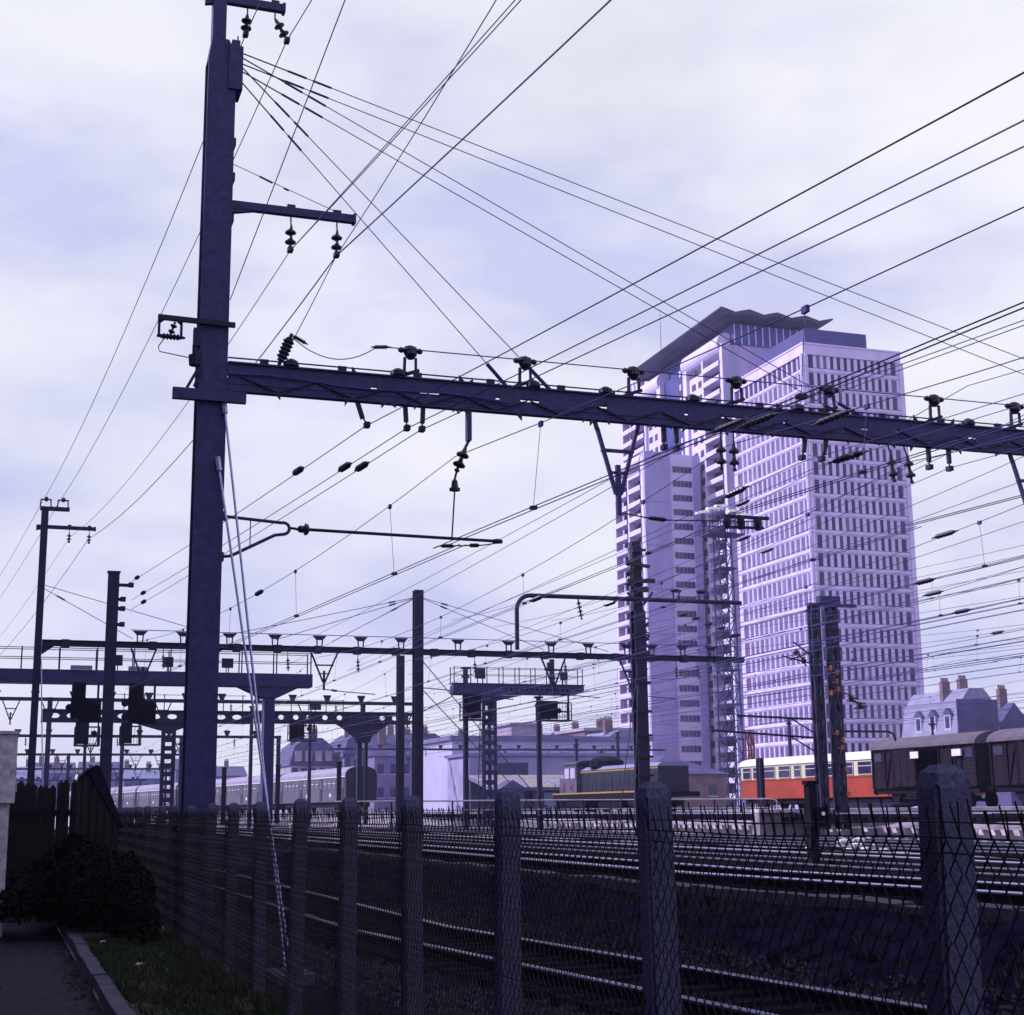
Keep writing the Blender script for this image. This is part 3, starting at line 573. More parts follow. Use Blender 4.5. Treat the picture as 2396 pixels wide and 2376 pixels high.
GC = 'contact lines over the tracks'
def catenary(label, sup, zs, r=.0075, ins=(), step=6.5, grp=GC, smax=.62):
    """sup: list of (x, y, z_messenger, z_contact)"""
    t = thing('contact_line', label, 'contact line', (sup[0][0], sup[0][1], sup[0][2]), grp)
    ms = MB(); ct = MB()
    for a, b in zip(sup, sup[1:]):
        ln = abs(b[1] - a[1]); sg = min(smax, (a[2] - a[3] + b[2] - b[3]) / 2 - .28) * min(1, ln / 34)
        ms.tube(sag((a[0], a[1], a[2]), (b[0], b[1], b[2]), sg, 12), r, 4, False)
        for e in (-.05, .05): ct.tube([(a[0] + e + .12, a[1], a[3]), (b[0] + e - .12, b[1], b[3])], r, 4, False)
        n = max(2, int(ln / step))
        for i in range(n):
            q = (i + .5) / n; x = a[0] + (b[0] - a[0]) * q; y = a[1] + (b[1] - a[1]) * q
            zm = a[2] + (b[2] - a[2]) * q - sg * 4 * q * (1 - q); zc = a[3] + (b[3] - a[3]) * q
            xc = x + .12 - .24 * q
            dr = MB().tube([(x, y, zm), (xc, y + .06, zc)], r * .62, 3, False); cl_ = MB()
            cl_.box((xc - .045, y + .02, zc - .015), (xc + .045, y + .09, zc + .03)); dr.box((x - .02, y - .05, zm - .05), (x + .02, y + .05, zm + .02)); do_ = dr.build('dropper', 'wire', t); cl_.build('clip', 'insul', do_)
    ms.build('messenger_wire', 'wire', t); ct.build('contact_wire', 'wire', t)
    for y, zsel, ln in ins:
        for a, b in zip(sup, sup[1:]):
            if min(a[1], b[1]) <= y <= max(a[1], b[1]):
                q = (y - a[1]) / (b[1] - a[1]); x = a[0] + (b[0] - a[0]) * q
                if zsel == 'c': z = a[3] + (b[3] - a[3]) * q; x += .12 - .24 * q
                else:
                    sg = min(smax, (a[2] - a[3] + b[2] - b[3]) / 2 - .28) * min(1, abs(b[1] - a[1]) / 34); z = a[2] + (b[2] - a[2]) * q - sg * 4 * q * (1 - q)
                s = MB(); u = Vector((b[0] - a[0], b[1] - a[1], 0)).normalized() * ln; sausage(s, (x, y, z), (x + u.x, y + u.y, z + u.z), .055); s.build('insulator', 'insul', t)
    return t
def sup_for(x0, zm, zc, x2=None, zm2=None, zc2=None):
    x2 = x0 if x2 is None else x2; zm2 = zm if zm2 is None else zm2; zc2 = zc if zc2 is None else zc2
    return [(x0 + ROT * 34.8, -14, zm, zc), (x0, PY, zm, zc), (x2, 55.5, zm2, zc2), (x2, 100, zm2, zc2), (x2, 150, zm2, zc2)]
catenary('contact line over the nearest track, held by the tube cantilever on the mast', [(10.1, -14, 7.1, 5.68), (6.3, PY, 7.0, 5.66), (4.2, 52, 7.5, 5.9)], 0, ins=[(33, 'm', .8), (41, 'c', .9), (37, 'c', .9)], step=5.5)
catenary('contact line over the first raised track, steadied below the V-shaped drop frame', sup_for(10.9, 7.5, 6.32, 11.4), 0, ins=[(17.6, 'm', 1.0), (30, 'c', .9)])
catenary('contact line over the second raised track, hung from paired insulators', sup_for(14.3, 7.45, 6.35, 14.9), 0, ins=[(17, 'm', .9), (34, 'm', .9)])
catenary('contact line over the third raised track, farther right below the beam', sup_for(18.2, 7.5, 6.4, 18.6), 0, ins=[(25, 'm', .9), (26, 'c', .8)])
catenary('contact line over the fourth raised track beside the pale gravel', sup_for(22.0, 7.5, 6.4, 22.3), 0, ins=[(31, 'm', .9), (30, 'c', .8)])
for lab, x, i in (('contact line over the passenger coach track at the rear', 27.0, 0), ('contact line between the coach track and the locomotive track', 31.5, 1), ('contact line just left of the lattice mast', 35.5, 2), ('contact line over the dark locomotive', 40.0, 3),
                  ('contact line over the goods wagons', 43.6, 4), ('contact line over the red and cream railcar', 47.8, 5), ('farthest contact line, beyond the railcar on the right', 52.5, 6)):
    xe = coachX(150) if i == 0 else x
    x += (0, 0, 0, 0, 4.1, 3.4, 3)[i]
    catenary(lab, [(x + 4, -14, 8.0, 7.1), (x + .0, PY, 8.0, 7.1), (x, 55.5, 8.0, 7.1), (x, 100, 8.0, 7.1), (xe, 150, 8.0, 7.1)], 0, .008, ins=[(38 + 3 * i, 'm', .8)] if i % 2 else [], step=7.5)
for lab, x, z0, zc in (('contact line over the sidings just beyond the railcar', 58.5, 8.6, 7.4), ('contact line over the outermost siding at the right', 64.5, 9.2, 7.6), ('contact line beside the fourth raised track, a little higher', 24.6, 8.0, 6.8), ('slack contact line between the lattice mast and the locomotive', 37.6, 9.0, 7.5), ('thin contact line low against the sky right of the white tower', 33.5, 7.6, 6.5), ('thin contact line second lowest against the sky right of the white tower', 42.0, 8.9, 8.0), ('high thin contact line crossing the middle of the white tower', 28.8, 9.6, 8.4), ('thin contact line over the gravel before the coach track', 25.6, 6.9, 6.0)):
    catenary(lab, [(x, PY - 4, z0, zc), (x, 55.5, z0, zc), (x - 1.5, 100, z0, zc), (x - 3, 150, z0, zc)], 0, .008, step=8.5)
for i, (lab, x, z, zi, y0) in enumerate((('topmost of the wires anchored on the right mast with switch gear', 23.9, 8.85, 7.9, 54), ('second wire down anchored on the right mast with switch gear', 24.3, 8.6, 7.75, 54), ('third wire down anchored on the right mast with switch gear', 24.7, 8.3, 7.4, 54), ('fourth wire down anchored on the right mast with switch gear', 25.1, 8.05, 7.2, 54), ('lowest wire anchored on the right mast with switch gear', 25.6, 7.7, 6.9, 54))):
    wire(lab, [sag((23.9 + .02 * i, 53.0, z), (x, PY, zi), .12, 8), sag((x, PY, zi), (x + ROT * 34.8, -14, zi), .2)], .0065, GA, [((23.9 + .05 * i, 50 - .9 * i, z - .06), (x, PY, zi - .1))], isz=.055)
for i, (lab, x, z, yi, z2) in enumerate((('wire with a long insulator just right of the first V-shaped drop frame', 9.75, 7.34, 18.4, 7.7), ('twin wire beside the first V-shaped drop frame', 9.95, 7.34, 18.0, 7.5), ('wire with an insulator crossing the left face of the white tower', 12.2, 7.3, 22.6, 7.6), ('wire with an insulator crossing the corner of the white tower', 12.6, 7.28, 19.6, 7.4), ('wire with an insulator just right of the white tower, upper', 14.6, 7.5, 17.2, 7.2), ('wire with an insulator just right of the white tower, middle', 15.1, 7.4, 17.4, 6.9), ('wire with an insulator just right of the white tower, lower', 16.4, 7.2, 18.4, 6.6), ('wire with an insulator low against the sky at the right', 17.6, 6.9, 20.4, 6.4))):
    n_ = near((x, PY, z), z - 1.0 + .1 * i); a_ = Vector((x, PY, z)); b_ = Vector((x + .3, 55.5, z2 - .3 * (i % 3))); far_ = a_.lerp(b_, (yi - PY) / 34.7) if yi > PY else a_.lerp(Vector(n_), (PY - yi) / 34.8)
    d_ = (b_ - a_) if yi > PY else (a_ - Vector(n_)); wire(lab, [sag(n_, a_, .05, 8), sag(a_, b_, .08, 8)], .0065, GA, [(far_, far_ + d_)], isz=.06, ilen=1.0)
# extra feeder runs across the right of the picture
GF = 'high feeder wires running off to the right'
for i, (lab, x, z) in enumerate((('high feeder wire passing just over the white tower roof line', 15.6, 8.9), ('lower of two parallel high feeder wires beside the white tower', 17.2, 8.7), ('high feeder wire crossing near the right end of the beam', 19.5, 9.0), ('thin high wire descending to the lattice mast top', 27.5, 9.4))):
    wire(lab, [sag((x + ROT * 34.8, -14, z), (x, PY, z), .5), sag((x, PY, z), (x + 2 * (i == 3) , 52, z - .3), .6)], .0075, GF, [((x, PY + 8 + 3 * i, z - .42), (x, 60, z - .45))] if i < 3 else [])

# ================================================================== SECOND CATENARY PORTAL (plane y = 55.5) AND POLES ROUND IT
Y2 = 55.5; GZ = 1.5
P2 = thing('catenary_portal', 'slender beam portal with trapezium insulators, second behind the near mast', 'portal', (1.2, Y2, -.2))
a = hsection(MB(), 1.2, Y2, .25, .25, -.3, 12.62, .03).build('mast', 'fardark', P2)
MB().box((1.02, Y2 - .16, 12.622), (2.05, Y2 + .1, 12.74)).build('mast_head', 'fardark', P2)
for x in (1.02, 1.62):
    b = MB()
    for q, q2 in (((x, 12.74), (x + .02, 13.02)), ((x + .38, 12.74), (x + .36, 13.02)), ((x, 13.02), (x + .4, 13.02))): b.bar((q[0], Y2, q[1]), (q2[0], Y2, q2[1]), .045)
    b.lathe((x + .2, Y2, 12.95), (x + .2, Y2, 13.12), [(0, .03), (.4, .1), (1, .05)], 8); b.build('loop_bracket', 'steel', P2)
arm(P2, .92, 3.0, Y2 - .05, 12.0, [(2.08, 0), (2.78, 0)], .13, .5, .09, 'fardark')
b2 = MB().box((1.33, Y2 - .13, 7.66), (29.4, Y2 - .03, 7.86)).box((1.33, Y2 - .2, 7.862), (29.4, Y2 + .02, 7.885))
for x in [2 + 1.53 * i for i in range(18)]: b2.box((x, Y2 - .21, 7.62), (x + .28, Y2 + .03, 7.91))
b2o = b2.build('beam', 'fardark', P2)
MB().poly([(1.33, Y2 - .1, 7.66), (1.75, Y2 - .1, 7.66), (1.33, Y2 - .1, 7.35)], (0, .08, 0)).build('bracket', 'fardark', P2)
for x in (4.75, 6.3, 8.0, 9.7, 11.4, 13.0, 14.6, 16.9, 19.0, 20.8, 22.4, 24.1, 25.2, 26.6, 27.9):
    q = MB(); q.bar((x - .09, Y2 - .05, 7.88), (x - .11, Y2 - .05, 8.16), .045); q.bar((x + .09, Y2 - .05, 7.88), (x + .11, Y2 - .05, 8.16), .045)
    q.poly([(x - .12, Y2 - .1, 8.14), (x + .12, Y2 - .1, 8.14), (x + .27, Y2 - .1, 8.30), (x - .27, Y2 - .1, 8.30)], (0, .1, 0)); q.build('cable_stand', 'steel', b2o)
for x, w in ((11.6, 1.0), (4.9, .9), (20.9, 1.0), (24.3, 1.0)): vframe(b2o, x, Y2, 7.66, 6.25, w, 'fardark', .06)
for x in (10.2, 12.9, 17.6, 21.4, 5.6, 26.3, 27.3):
    q = MB(); q.tube([(x, Y2, 7.66), (x, Y2, 7.45)], .015, 5); disc_string(q, (x, Y2, 7.48), (x + .03, Y2, 6.95), 3, .085); q.build('suspension_insulator', 'insul', b2o)
for x in (11.6, 20.9, 24.3):
    q = MB(); q.tube([(x + .05, Y2, 6.28), (x + .8, Y2, 6.2), (x + 2.0, Y2, 6.12)], .018, 5); sausage(q, (x + .25, Y2, 6.26), (x + .55, Y2, 6.22), .05); q.build('registration_arm', 'steel', b2o)
q = MB().tube([(4.4, Y2 - .05, 8.33), (29.4, Y2 - .05, 8.33)], .014, 4); q.build('cable', 'wire', b2o)
a = hsection(MB(), 15.28, Y2 - .02, .36, .34, .5, 10.2, .05); a.build('mast', 'fardark', P2, label='plain H-section middle mast')
for dx, z1 in ((5.2, 8.0), (8.0, 8.0), (-3.4, 8.1), (-5.6, 8.1), (-8, 8.1)):
    q = MB().tube([(15.3, Y2, 9.95), (15.3 + dx, Y2, z1)], .012, 4); u = Vector((dx, 0, z1 - 9.95)).normalized(); s0 = Vector((15.3, Y2, 9.95)); sausage(q, s0 + u * .9, s0 + u * 1.3, .04); q.build('stay_rod', 'wire', P2)
for sx, z in ((17.6, 7.4), (17.2, 6.3)): MB().tube([(15.4, Y2 - .3, z), (sx + 1.4, Y2 - 6, 1.0)], .02, 5).build('guy_rod', 'fardark', P2)
q = MB().tube([(1.2, Y2, 9.9), (7.2, Y2, 8.3)], .012, 4); q.build('stay_rod', 'wire', P2)
q = MB().tube([(1.2, Y2, 9.8), (4.5, Y2, 8.0)], .012, 4); sausage(q, (1.7, Y2, 9.53), (2.1, Y2, 9.31), .04); q.build('stay_rod', 'wire', P2)
q = MB().tube([(1.33, Y2 - .2, 7.2), (1.75, Y2 - 1.5, -.2)], .022, 5); q.build('guy_rod', 'galv', P2)
a = MB(); a.tube([(15.5, Y2, 6.4), (16.6, Y2, 6.32), (16.75, Y2, 6.2), (16.6, Y2, 6.05), (15.5, Y2, 5.5)], .02, 5); sausage(a, (16.75, Y2, 6.2), (17.1, Y2, 6.17), .05); a.tube([(17.1, Y2, 6.17), (19.2, Y2, 6.0)], .02, 5); a.build('cantilever', 'steel', P2)
# stout pole carrying the wire anchors
PP = thing('anchor_pole', 'stout dark pole between the near mast and the slim left mast', 'pole', (3.22, 48, -.2))
hsection(MB(), 3.22, 48, .34, .30, -.3, 9.25, .04).box((3.02, 47.83, 9.252), (3.42, 48.17, 9.29)).build('mast', 'fardark', PP)
for z, l in ((8.86, .35), (8.4, .12), (8.1, .12), (7.6, .12)):
    q = MB().bar((3.39, 47.95, z), (3.39 + l, 47.95, z), .07, .10); q.box((3.39 + l - .06, 47.86, z - .06), (3.39 + l + .1, 48.04, z + .08)); q.build('anchor_bracket', 'steel', PP)
BP = thing('mast', 'bare dark mast standing a little left of and behind the middle portal mast', 'mast', (18.4, 70, GZ - .7))
hsection(MB(), 18.4, 70, .34, .32, .7, 9.15, .05).build('column', 'fardark', BP)
# right mast with the bent pipe arm
RM = thing('catenary_mast', 'dark mast with switch gear and a bent pipe arm, left of the tall towers', 'mast', (23.1, 52, .7))
hsection(MB(), 23.1, 52, .46, .42, .6, 9.2, .05).build('column', 'fardark', RM)
MB().box((22.86, 51.85, 9.202), (23.24, 52.15, 11.9)).build('mast_head', 'steel', RM)
q = MB()
for (x0, z0, x1, z1, w) in ((22.7, 11.0, 23.5, 10.9, .12), (22.6, 10.5, 22.9, 10.9, .08), (22.55, 10.3, 23.7, 10.35, .16), (22.75, 10.0, 23.4, 10.0, .2), (22.7, 9.8, 22.75, 10.9, .06), (23.2, 9.4, 23.6, 9.9, .08), (22.8, 11.5, 23.35, 11.55, .1), (22.55, 9.85, 22.9, 9.5, .07), (22.9, 11.2, 22.5, 10.4, .05)):
    q.bar((x0, 51.7, z0), (x1, 51.7, z1), w)
for z in (10.1, 10.5, 10.9): q.lathe((22.6, 51.7, z), (22.6, 51.7, z + .2), [(0, .05), (.5, .12), (1, .05)], 8)
q.build('switch_gear', 'insul', RM)
pts = [(18.05, 51.7, 7.55), (18.05, 51.7, 9.05)] + [(18.60 - .55 * math.cos(t), 51.7, 9.05 + .55 * math.sin(t)) for t in [i * math.pi / 2 / 8 for i in range(9)]] + [(27.4, 51.7, 9.62)]
MB().tube(pts, .085, 8).build('pipe_arm', 'fardark', RM)
for x in (24.6, 25.7): 
    q = MB(); q.bar((x - .11, 51.7, 9.7), (x - .13, 51.7, 9.98), .045); q.bar((x + .11, 51.7, 9.7), (x + .13, 51.7, 9.98), .045); q.lathe((x - .22, 51.7, 10.0), (x + .22, 51.7, 10.0), [(0, .05), (.5, .09), (1, .05)], 6); q.build('cable_stand', 'steel', RM)
q = MB(); disc_string(q, (20.5, 51.7, 9.55), (20.65, 51.7, 8.75), 4, .1); q.build('suspension_insulator', 'insul', RM)
for z, dx in ((7.1, -3.0), (6.4, -2.4)):
    q = MB().tube([(22.9, 51.7, z), (22.9 + dx, 47, .9)], .02, 5); q.build('guy_rod', 'steel', RM)
for z in (7.4, 8.2, 6.4, 5.3, 4.4, 3.6, 2.9): MB().box((22.76, 51.72, z), (23.44, 51.78, z + .09)).build('clamp_band', 'steel', RM)
for i in range(6):
    z = 8.9 - .27 * i; q = MB(); q.bar((23.3, 51.9, z), (23.5, 51.9, z), .05); sausage(q, (23.75, 52.5 + .2 * (i % 2), z - .05), (24.15, 53.7 + .2 * (i % 2), z - .12), .06); q.tube([(23.5, 51.9, z), (23.75, 52.5, z - .05)], .012, 4); q.build('anchor_insulator', 'insul', RM)
# lattice mast
LM = thing('lattice_mast', 'pair of dark blue lattice masts with orange insulators in front of the white tower', 'mast', (29.95, 50, .9))
def laced(mb, x, y, w, d, z0, z1, n, t=.07):
    for sx in (-1, 1):
        for sy in (-1, 1): mb.bar((x + sx * w / 2, y + sy * d / 2, z0), (x + sx * w / 2, y + sy * d / 2, z1), t)
    for i in range(n):
        za = z0 + (z1 - z0) * i / n; zb = z0 + (z1 - z0) * (i + 1) / n
        for sy in (-1, 1):
            p, q = (x - w / 2, y + sy * d / 2, za), (x + w / 2, y + sy * d / 2, zb)
            if i % 2: p, q = (x + w / 2, p[1], za), (x - w / 2, q[1], zb)
            mb.bar(p, q, t * .6)
            mb.bar((x - w / 2, y + sy * d / 2, zb), (x + w / 2, y + sy * d / 2, zb), t * .6)
        for sx in (-1, 1):
            mb.bar((x + sx * w / 2, y - d / 2, za if i % 2 else zb), (x + sx * w / 2, y + d / 2, zb if i % 2 else za), t * .6)
    return mb
for x, w, z1 in ((29.62, .28, 9.35), (30.38, .32, 9.35)):
    q = laced(MB(), x, 50, w, .26, .9, z1, 8, .10)
    for i in range(5): q.box((x - w / 2, 49.79, 1.6 + 1.7 * i), (x + w / 2, 49.84, 1.9 + 1.7 * i))
    q.build('lattice_column', 'fardark', LM)
q = MB().box((29.4, 49.9, 9.352), (31.5, 50.1, 9.47)); q.box((29.85, 49.85, 9.472), (30.75, 50.15, 9.75)); q.build('cross_arm', 'mast', LM)
for x, z in ((29.98, 6.9), (30.24, 6.75), (30.2, 6.4), (29.95, 5.95), (30.26, 6.1), (30.1, 4.45), (30.35, 4.2), (30.3, 3.9), (30.5, 2.2), (30.42, 3.1)):
    q = MB(); disc_string(q, (x, 49.55, z - .10), (x + .02, 49.55, z + .12), 2, .085); q.bar((x, 49.55, z), (x, 49.8, z), .04); q.build('insulator', 'orange', LM)
q = MB()
for x0, z0, x1, z1 in ((30.6, 6.0, 31.2, 5.75), (30.7, 5.7, 31.5, 5.6), (30.8, 5.9, 31.4, 5.4), (31.0, 5.4, 31.6, 5.5), (28.5, 7.9, 29.4, 7.3), (28.3, 7.2, 29.4, 7.6), (28.7, 7.5, 29.0, 7.0), (28.0, 7.35, 29.4, 7.05)): q.bar((x0, 49.7, z0), (x1, 49.7, z1), .05)
for x, z in ((30.9, 5.8), (31.3, 5.5), (28.6, 7.5), (28.9, 7.2)): q.lathe((x, 49.7, z - .12), (x, 49.7, z + .12), [(0, .05), (.5, .13), (1, .05)], 8)
q.build('switch_gear', 'insul', LM)
for x0, x1, z0, z1, bend in ((30.6, 32.6, 4.55, 4.55, 1), (29.3, 25.0, 4.3, 4.55, 0), (29.3, 26.1, 5.0, 5.1, 0)):
    pts = [(x0, 49.9, z0), (x1, 49.9, z1)] + ([(x1 + .2, 49.9, z1 - .08), (x1 + .3, 49.9, z1 - .35)] if bend else []); q = MB().tube(pts, .045, 6)
    if not bend: q.tube([(x0, 49.9, z0 - .5), (x0 - 1.0, 49.9, z0 + .05)], .03, 5)
    q.build('registration_arm', 'steel', LM)
# ------------------------------------------------------------------ distant portals along the line
def far_portal(label, y, x0, x1, z, masts, extra=()):
    t = thing('catenary_portal', label, 'portal', (masts[0], y, 0), 'far overhead wire portals')
    MB().box((x0, y - .1, z - .11), (x1, y + .1, z + .11)).build('beam', 'fardark', t)
    for x in masts: MB().box((x - .15, y - .15, -.2), (x + .15, y + .15, z + .12 if x not in extra else z + 2)).build('mast', 'fardark', t)
    x = x0 + 1.2
    while x < x1:
        q = MB(); q.poly([(x - .12, y - .1, z + .111), (x + .12, y - .1, z + .111), (x + .28, y - .1, z + .5), (x - .28, y - .1, z + .5)], (0, .1, 0)); q.build('cable_stand', 'steel', t)
        if int(x * 3) % 3 == 0: vframe(t, x + .9, y, z - .11, z - 1.6, 1.0, 'fardark', .07)
        elif int(x * 3) % 3 == 1:
            q = MB(); disc_string(q, (x + .6, y, z - .11), (x + .62, y, z - .8), 3, .1); q.build('suspension_insulator', 'insul', t)
        x += 2.3
far_portal('thin portal beam just above the perforated signal bridges, behind the near mast', 97, -6, 27, 8.75, [-5.8, 3, 13.2, 26.5])
far_portal('thin far portal on the left, level with the top of the pier', 122, -2, 22, 7.7, [-1.8, 9.4, 21.8])
far_portal('thin far portal on the left, below the first one over the palings', 150, -3, 19, 7.3, [-2.8, 6.6, 18.6])
far_portal('thin far portal on the left, third row above the palings', 185, -2, 20, 6.9, [-1.8, 5.5, 13, 19.5])
far_portal('thin far portal on the left, lowest row above the palings', 235, -2, 22, 6.6, [-1.8, 4, 10, 16, 21])
far_portal('thin far portal crossing behind the stork-like signal gantry on the right', 160, 34, 74, 8.3, [38, 52, 66])
for lab, x, y, zt, w in (('thin dark pole left of the corrugated shed roof', 46.4, 118, 7.4, .34), ('taller thin dark pole beside the corrugated shed roof', 50.2, 118, 8.0, .34), ('slim dark pole under the left cage of the right signal gantry', 25.0, 80.6, 9.6, .36), ('slim dark pole under the right cage of the right signal gantry', 29.4, 80.6, 8.0, .36),
                        ('dark pole in front of the stepped apartment block on the right', 62.3, 110, 8.9, .36), ('slim pole rising behind the perforated signal bridge', 17.0, 106, 9.0, .3), ('slim pole beside the pale street houses at the rear', 22.4, 112, 8.9, .3), ('slim pole left of the passenger coach roof', 12.6, 110, 7.0, .3), ('slim post just left of the brown goods wagon', 47.0, 78, 7.0, .2), ('short thin pole left of the perforated column', 5.6, 104, 6.6, .25), ('thin pole with a lamp arm near the tower foot', 61, 88, 7.6, .2)):
    t = thing('pole', lab, 'pole', (x, y, 1.0), 'slim dark poles in the yard'); MB().tube([(x, y, .6), (x, y, zt)], [w / 2, w / 2.4], 8).build('shaft', 'fardark', t)
    q = MB().box((x - .2, y - .12, zt - .5), (x + .2, y + .12, zt - .35)); q.box((x - w * .6, y - w * .6, zt), (x + w * .6, y + w * .6, zt + .1)); q.build('clamp_band', 'steel', t)

# ------------------------------------------------------------------ signal bridges
def holed(mb, x0, x1, y, z0, z1, holes, th=.12, nseg=10):
    """a plate in the x-z plane with a row of round or oval holes at the given x centres (x, rx, rz)"""
    zc = (z0 + z1) / 2; cur = x0
    for hx, rx, rz in holes:
        l, r_ = hx - rx * 1.25, hx + rx * 1.25
        if l > cur: mb.box((cur, y, z0), (l, y + th, z1))
        ring_ = [(hx + rx * math.cos(2 * math.pi * i / nseg), zc + rz * math.sin(2 * math.pi * i / nseg)) for i in range(nseg)]
        def edge(px, pz):
            dx, dz = px - hx, pz - zc; s = min((r_ - hx) / abs(dx) if dx else 9e9, (z1 - zc) / abs(dz) if dz else 9e9); return (hx + dx * s, zc + dz * s)
        corners = [(r_, z1), (l, z1), (l, z0), (r_, z0)]
        for i in range(nseg):
            a, b = ring_[i], ring_[(i + 1) % nseg]; A, B = edge(*a), edge(*b); out_ = [A]
            for c in corners:
                an = lambda p_: math.atan2(p_[1] - zc, p_[0] - hx) % (2 * math.pi)
                aa, bb, cc = an(A), an(B), an(c)
                if bb < aa: bb += 2 * math.pi
                if cc < aa - 1e-6: cc += 2 * math.pi
                if aa + 1e-4 < cc < bb - 1e-4: out_.append(c)
            out_.append(B); pl = [a] + out_ + [b]
            mb.poly([(p_[0], y, p_[1]) for p_ in pl], (0, th, 0))
        cur = r_
    if cur < x1: mb.box((cur, y, z0), (x1, y + th, z1))
    return mb
def railing(parent, x0, x1, ys, z, h, step, m='fardark', t=.05):
    q = MB()
    for y in ys:
        for zz in (z + h, z + h * .55): q.bar((x0, y, zz), (x1, y, zz), t * .6)
    q.build('railing_bar', m, parent)
    for y in ys:
        x = x0
        while x <= x1 + .01: MB().bar((x, y, z), (x, y, z + h + .05), t).build('railing_post', m, parent); x += step
def signal(label, x0, x1, y, z0, z1, ztop, board=True, lamps=((.3, .7), (.3, .45)), cage=True):
    t = thing('railway_signal', label, 'railway signal', ((x0 + x1) / 2, y, z0), 'signals hung from the signal bridges')
    w = x1 - x0
    if board:
        MB().box((x0, y - .05, z0 + .1), (x0 + w * .55, y + .02, z1)).build('target_board', 'black', t)
        for fx, fz in lamps: MB().lathe((x0 + w * fx, y - .22, z0 + (z1 - z0) * fz), (x0 + w * fx, y - .05, z0 + (z1 - z0) * fz), [(0, .16), (1, .14)], 10).build('lamp_hood', 'black', t)
    for hx in (x0 + .08, x1 - .08): MB().bar((hx, y + .3, z0), (hx, y + .3, ztop), .09).build('hanger', 'steel', t)
    if cage:
        q = MB(); q.box((x0, y + .02, z0), (x1, y + .75, z0 + .08))
        for xx in (x0, x1):
            for yy in (y + .05, y + .72): q.bar((xx, yy, z0), (xx, yy, z0 + 1.05), .05)
        for zz in (z0 + .55, z0 + 1.05):
            for yy in (y + .05, y + .72): q.bar((x0, yy, zz), (x1, yy, zz), .045)
        n_ = int(w / .16)
        for i in range(n_): q.bar((x0 + w * i / n_, y + .72, z0), (x0 + w * (i + .5) / n_, y + .72, z0 + 1.05), .022)
        q.build('cage', 'steel', t)
    return t
# big plain box bridge on the left
GA_ = thing('signal_bridge', 'big plain box girder signal bridge with railings, reaching in from the left edge', 'signal bridge', (11.4, 66, .8))
MB().box((-7, 66, 7.22), (13.28, 66.9, 7.80)).build('girder', 'mast', GA_)
MB().box((11.16, 66.1, .6), (11.62, 66.8, 6.7)).build('column', 'mast', GA_)
MB().poly([(10.0, 66.05, 7.218), (12.75, 66.05, 7.218), (12.2, 66.05, 6.95), (11.72, 66.05, 6.72), (11.06, 66.05, 6.72), (10.6, 66.05, 6.95)], (0, .8, 0)).build('haunch', 'mast', GA_)
MB().box((-3.2, 66.1, -.2), (-2.7, 66.8, 7.218)).build('column', 'mast', GA_)
railing(GA_, -5.4, 13.2, (66.05, 66.85), 7.802, .92, 1.55)
for x0, x1, z0, z1 in ((4.35, 4.95, 8.0, 8.46), (6.65, 7.1, 7.98, 8.42), (9.2, 9.7, 8.0, 8.42)):
    q = MB().box((x0, 65.9, z0), (x1, 65.98, z1)); q.bar((x0 + .2, 65.94, 7.8), (x0 + .2, 65.94, z0), .04); q.bar((x1 - .2, 65.94, 7.8), (x1 - .2, 65.94, z0), .04); q.build('number_board', 'steel', GA_)
for x0, x1 in ((2.8, 3.7), (5.2, 6.0)):
    MB().box((x0, 65.9, 7.802), (x1, 65.98, 7.98)).build('junction_box', 'zinc', GA_)
signal('dark signal cluster with round hoods hung under the plain girder, beside the slim left mast', 2.85, 4.05, 65.3, 5.6, 6.55, 7.25, True, ((-.05, .55), (.8, .35), (.4, .8)), False)
signal('dark signal box hung under the plain girder between the stout pole and the near mast', 5.2, 6.4, 65.3, 5.55, 6.6, 7.25, True, ((-.12, .75), (-.1, .2), (.5, .6)), False)
for x0, x1, z0, z1, nm in ((2.95, 3.45, 6.4, 7.2, 0), (3.2, 4.1, 5.55, 6.5, 0), (5.28, 5.85, 6.3, 7.2, 1), (5.25, 6.38, 5.5, 6.45, 1)):
    t = [o for o in bpy.data.objects if o.name.startswith('railway_signal')][-2 + nm]
    MB().box((x0, 65.34, z0), (x1, 65.6, z1)).build('relay_case', 'black', t)
# perforated bridges
GB = thing('signal_bridge', 'perforated signal bridge on a perforated column, left of the near mast', 'signal bridge', (9.05, 85, .8))
holed(MB(), 2.2, 13.6, 85, 6.73, 7.30, [(2.9 + .9 * i, .27, .14) for i in range(12)]).box((2.2, 84.9, 7.302), (13.6, 85.7, 7.36)).box((2.2, 84.9, 6.67), (13.6, 85.7, 6.728)).build('girder', 'fardark', GB)
q = MB()
for x in (8.64, 9.22): q.box((x, 84.96, .6), (x + .22, 85.1, 6.3))
for i in range(12): q.box((8.862, 84.97, .9 + .47 * i), (9.218, 85.09, 1.16 + .47 * i))
q.build('column', 'fardark', GB)
MB().poly([(7.1, 84.98, 6.668), (10.6, 84.98, 6.668), (9.46, 84.98, 6.25), (8.62, 84.98, 6.25)], (0, .5, 0)).build('haunch', 'fardark', GB)
railing(GB, 5.5, 13.4, (85.6,), 7.36, .9, 1.1)
signal('caged signal hung under the perforated bridge beside the slim left mast', 4.0, 5.3, 84.5, 5.35, 6.7, 7.0, True, ((.75, .5),))
signal('small dark signal behind the stout pole under the perforated bridge', 6.4, 7.5, 84.5, 5.4, 6.6, 7.0)
GCb = thing('signal_bridge', 'perforated signal bridge on a funnel-shaped column above the passenger coaches', 'signal bridge', (23.7, 100, 1))
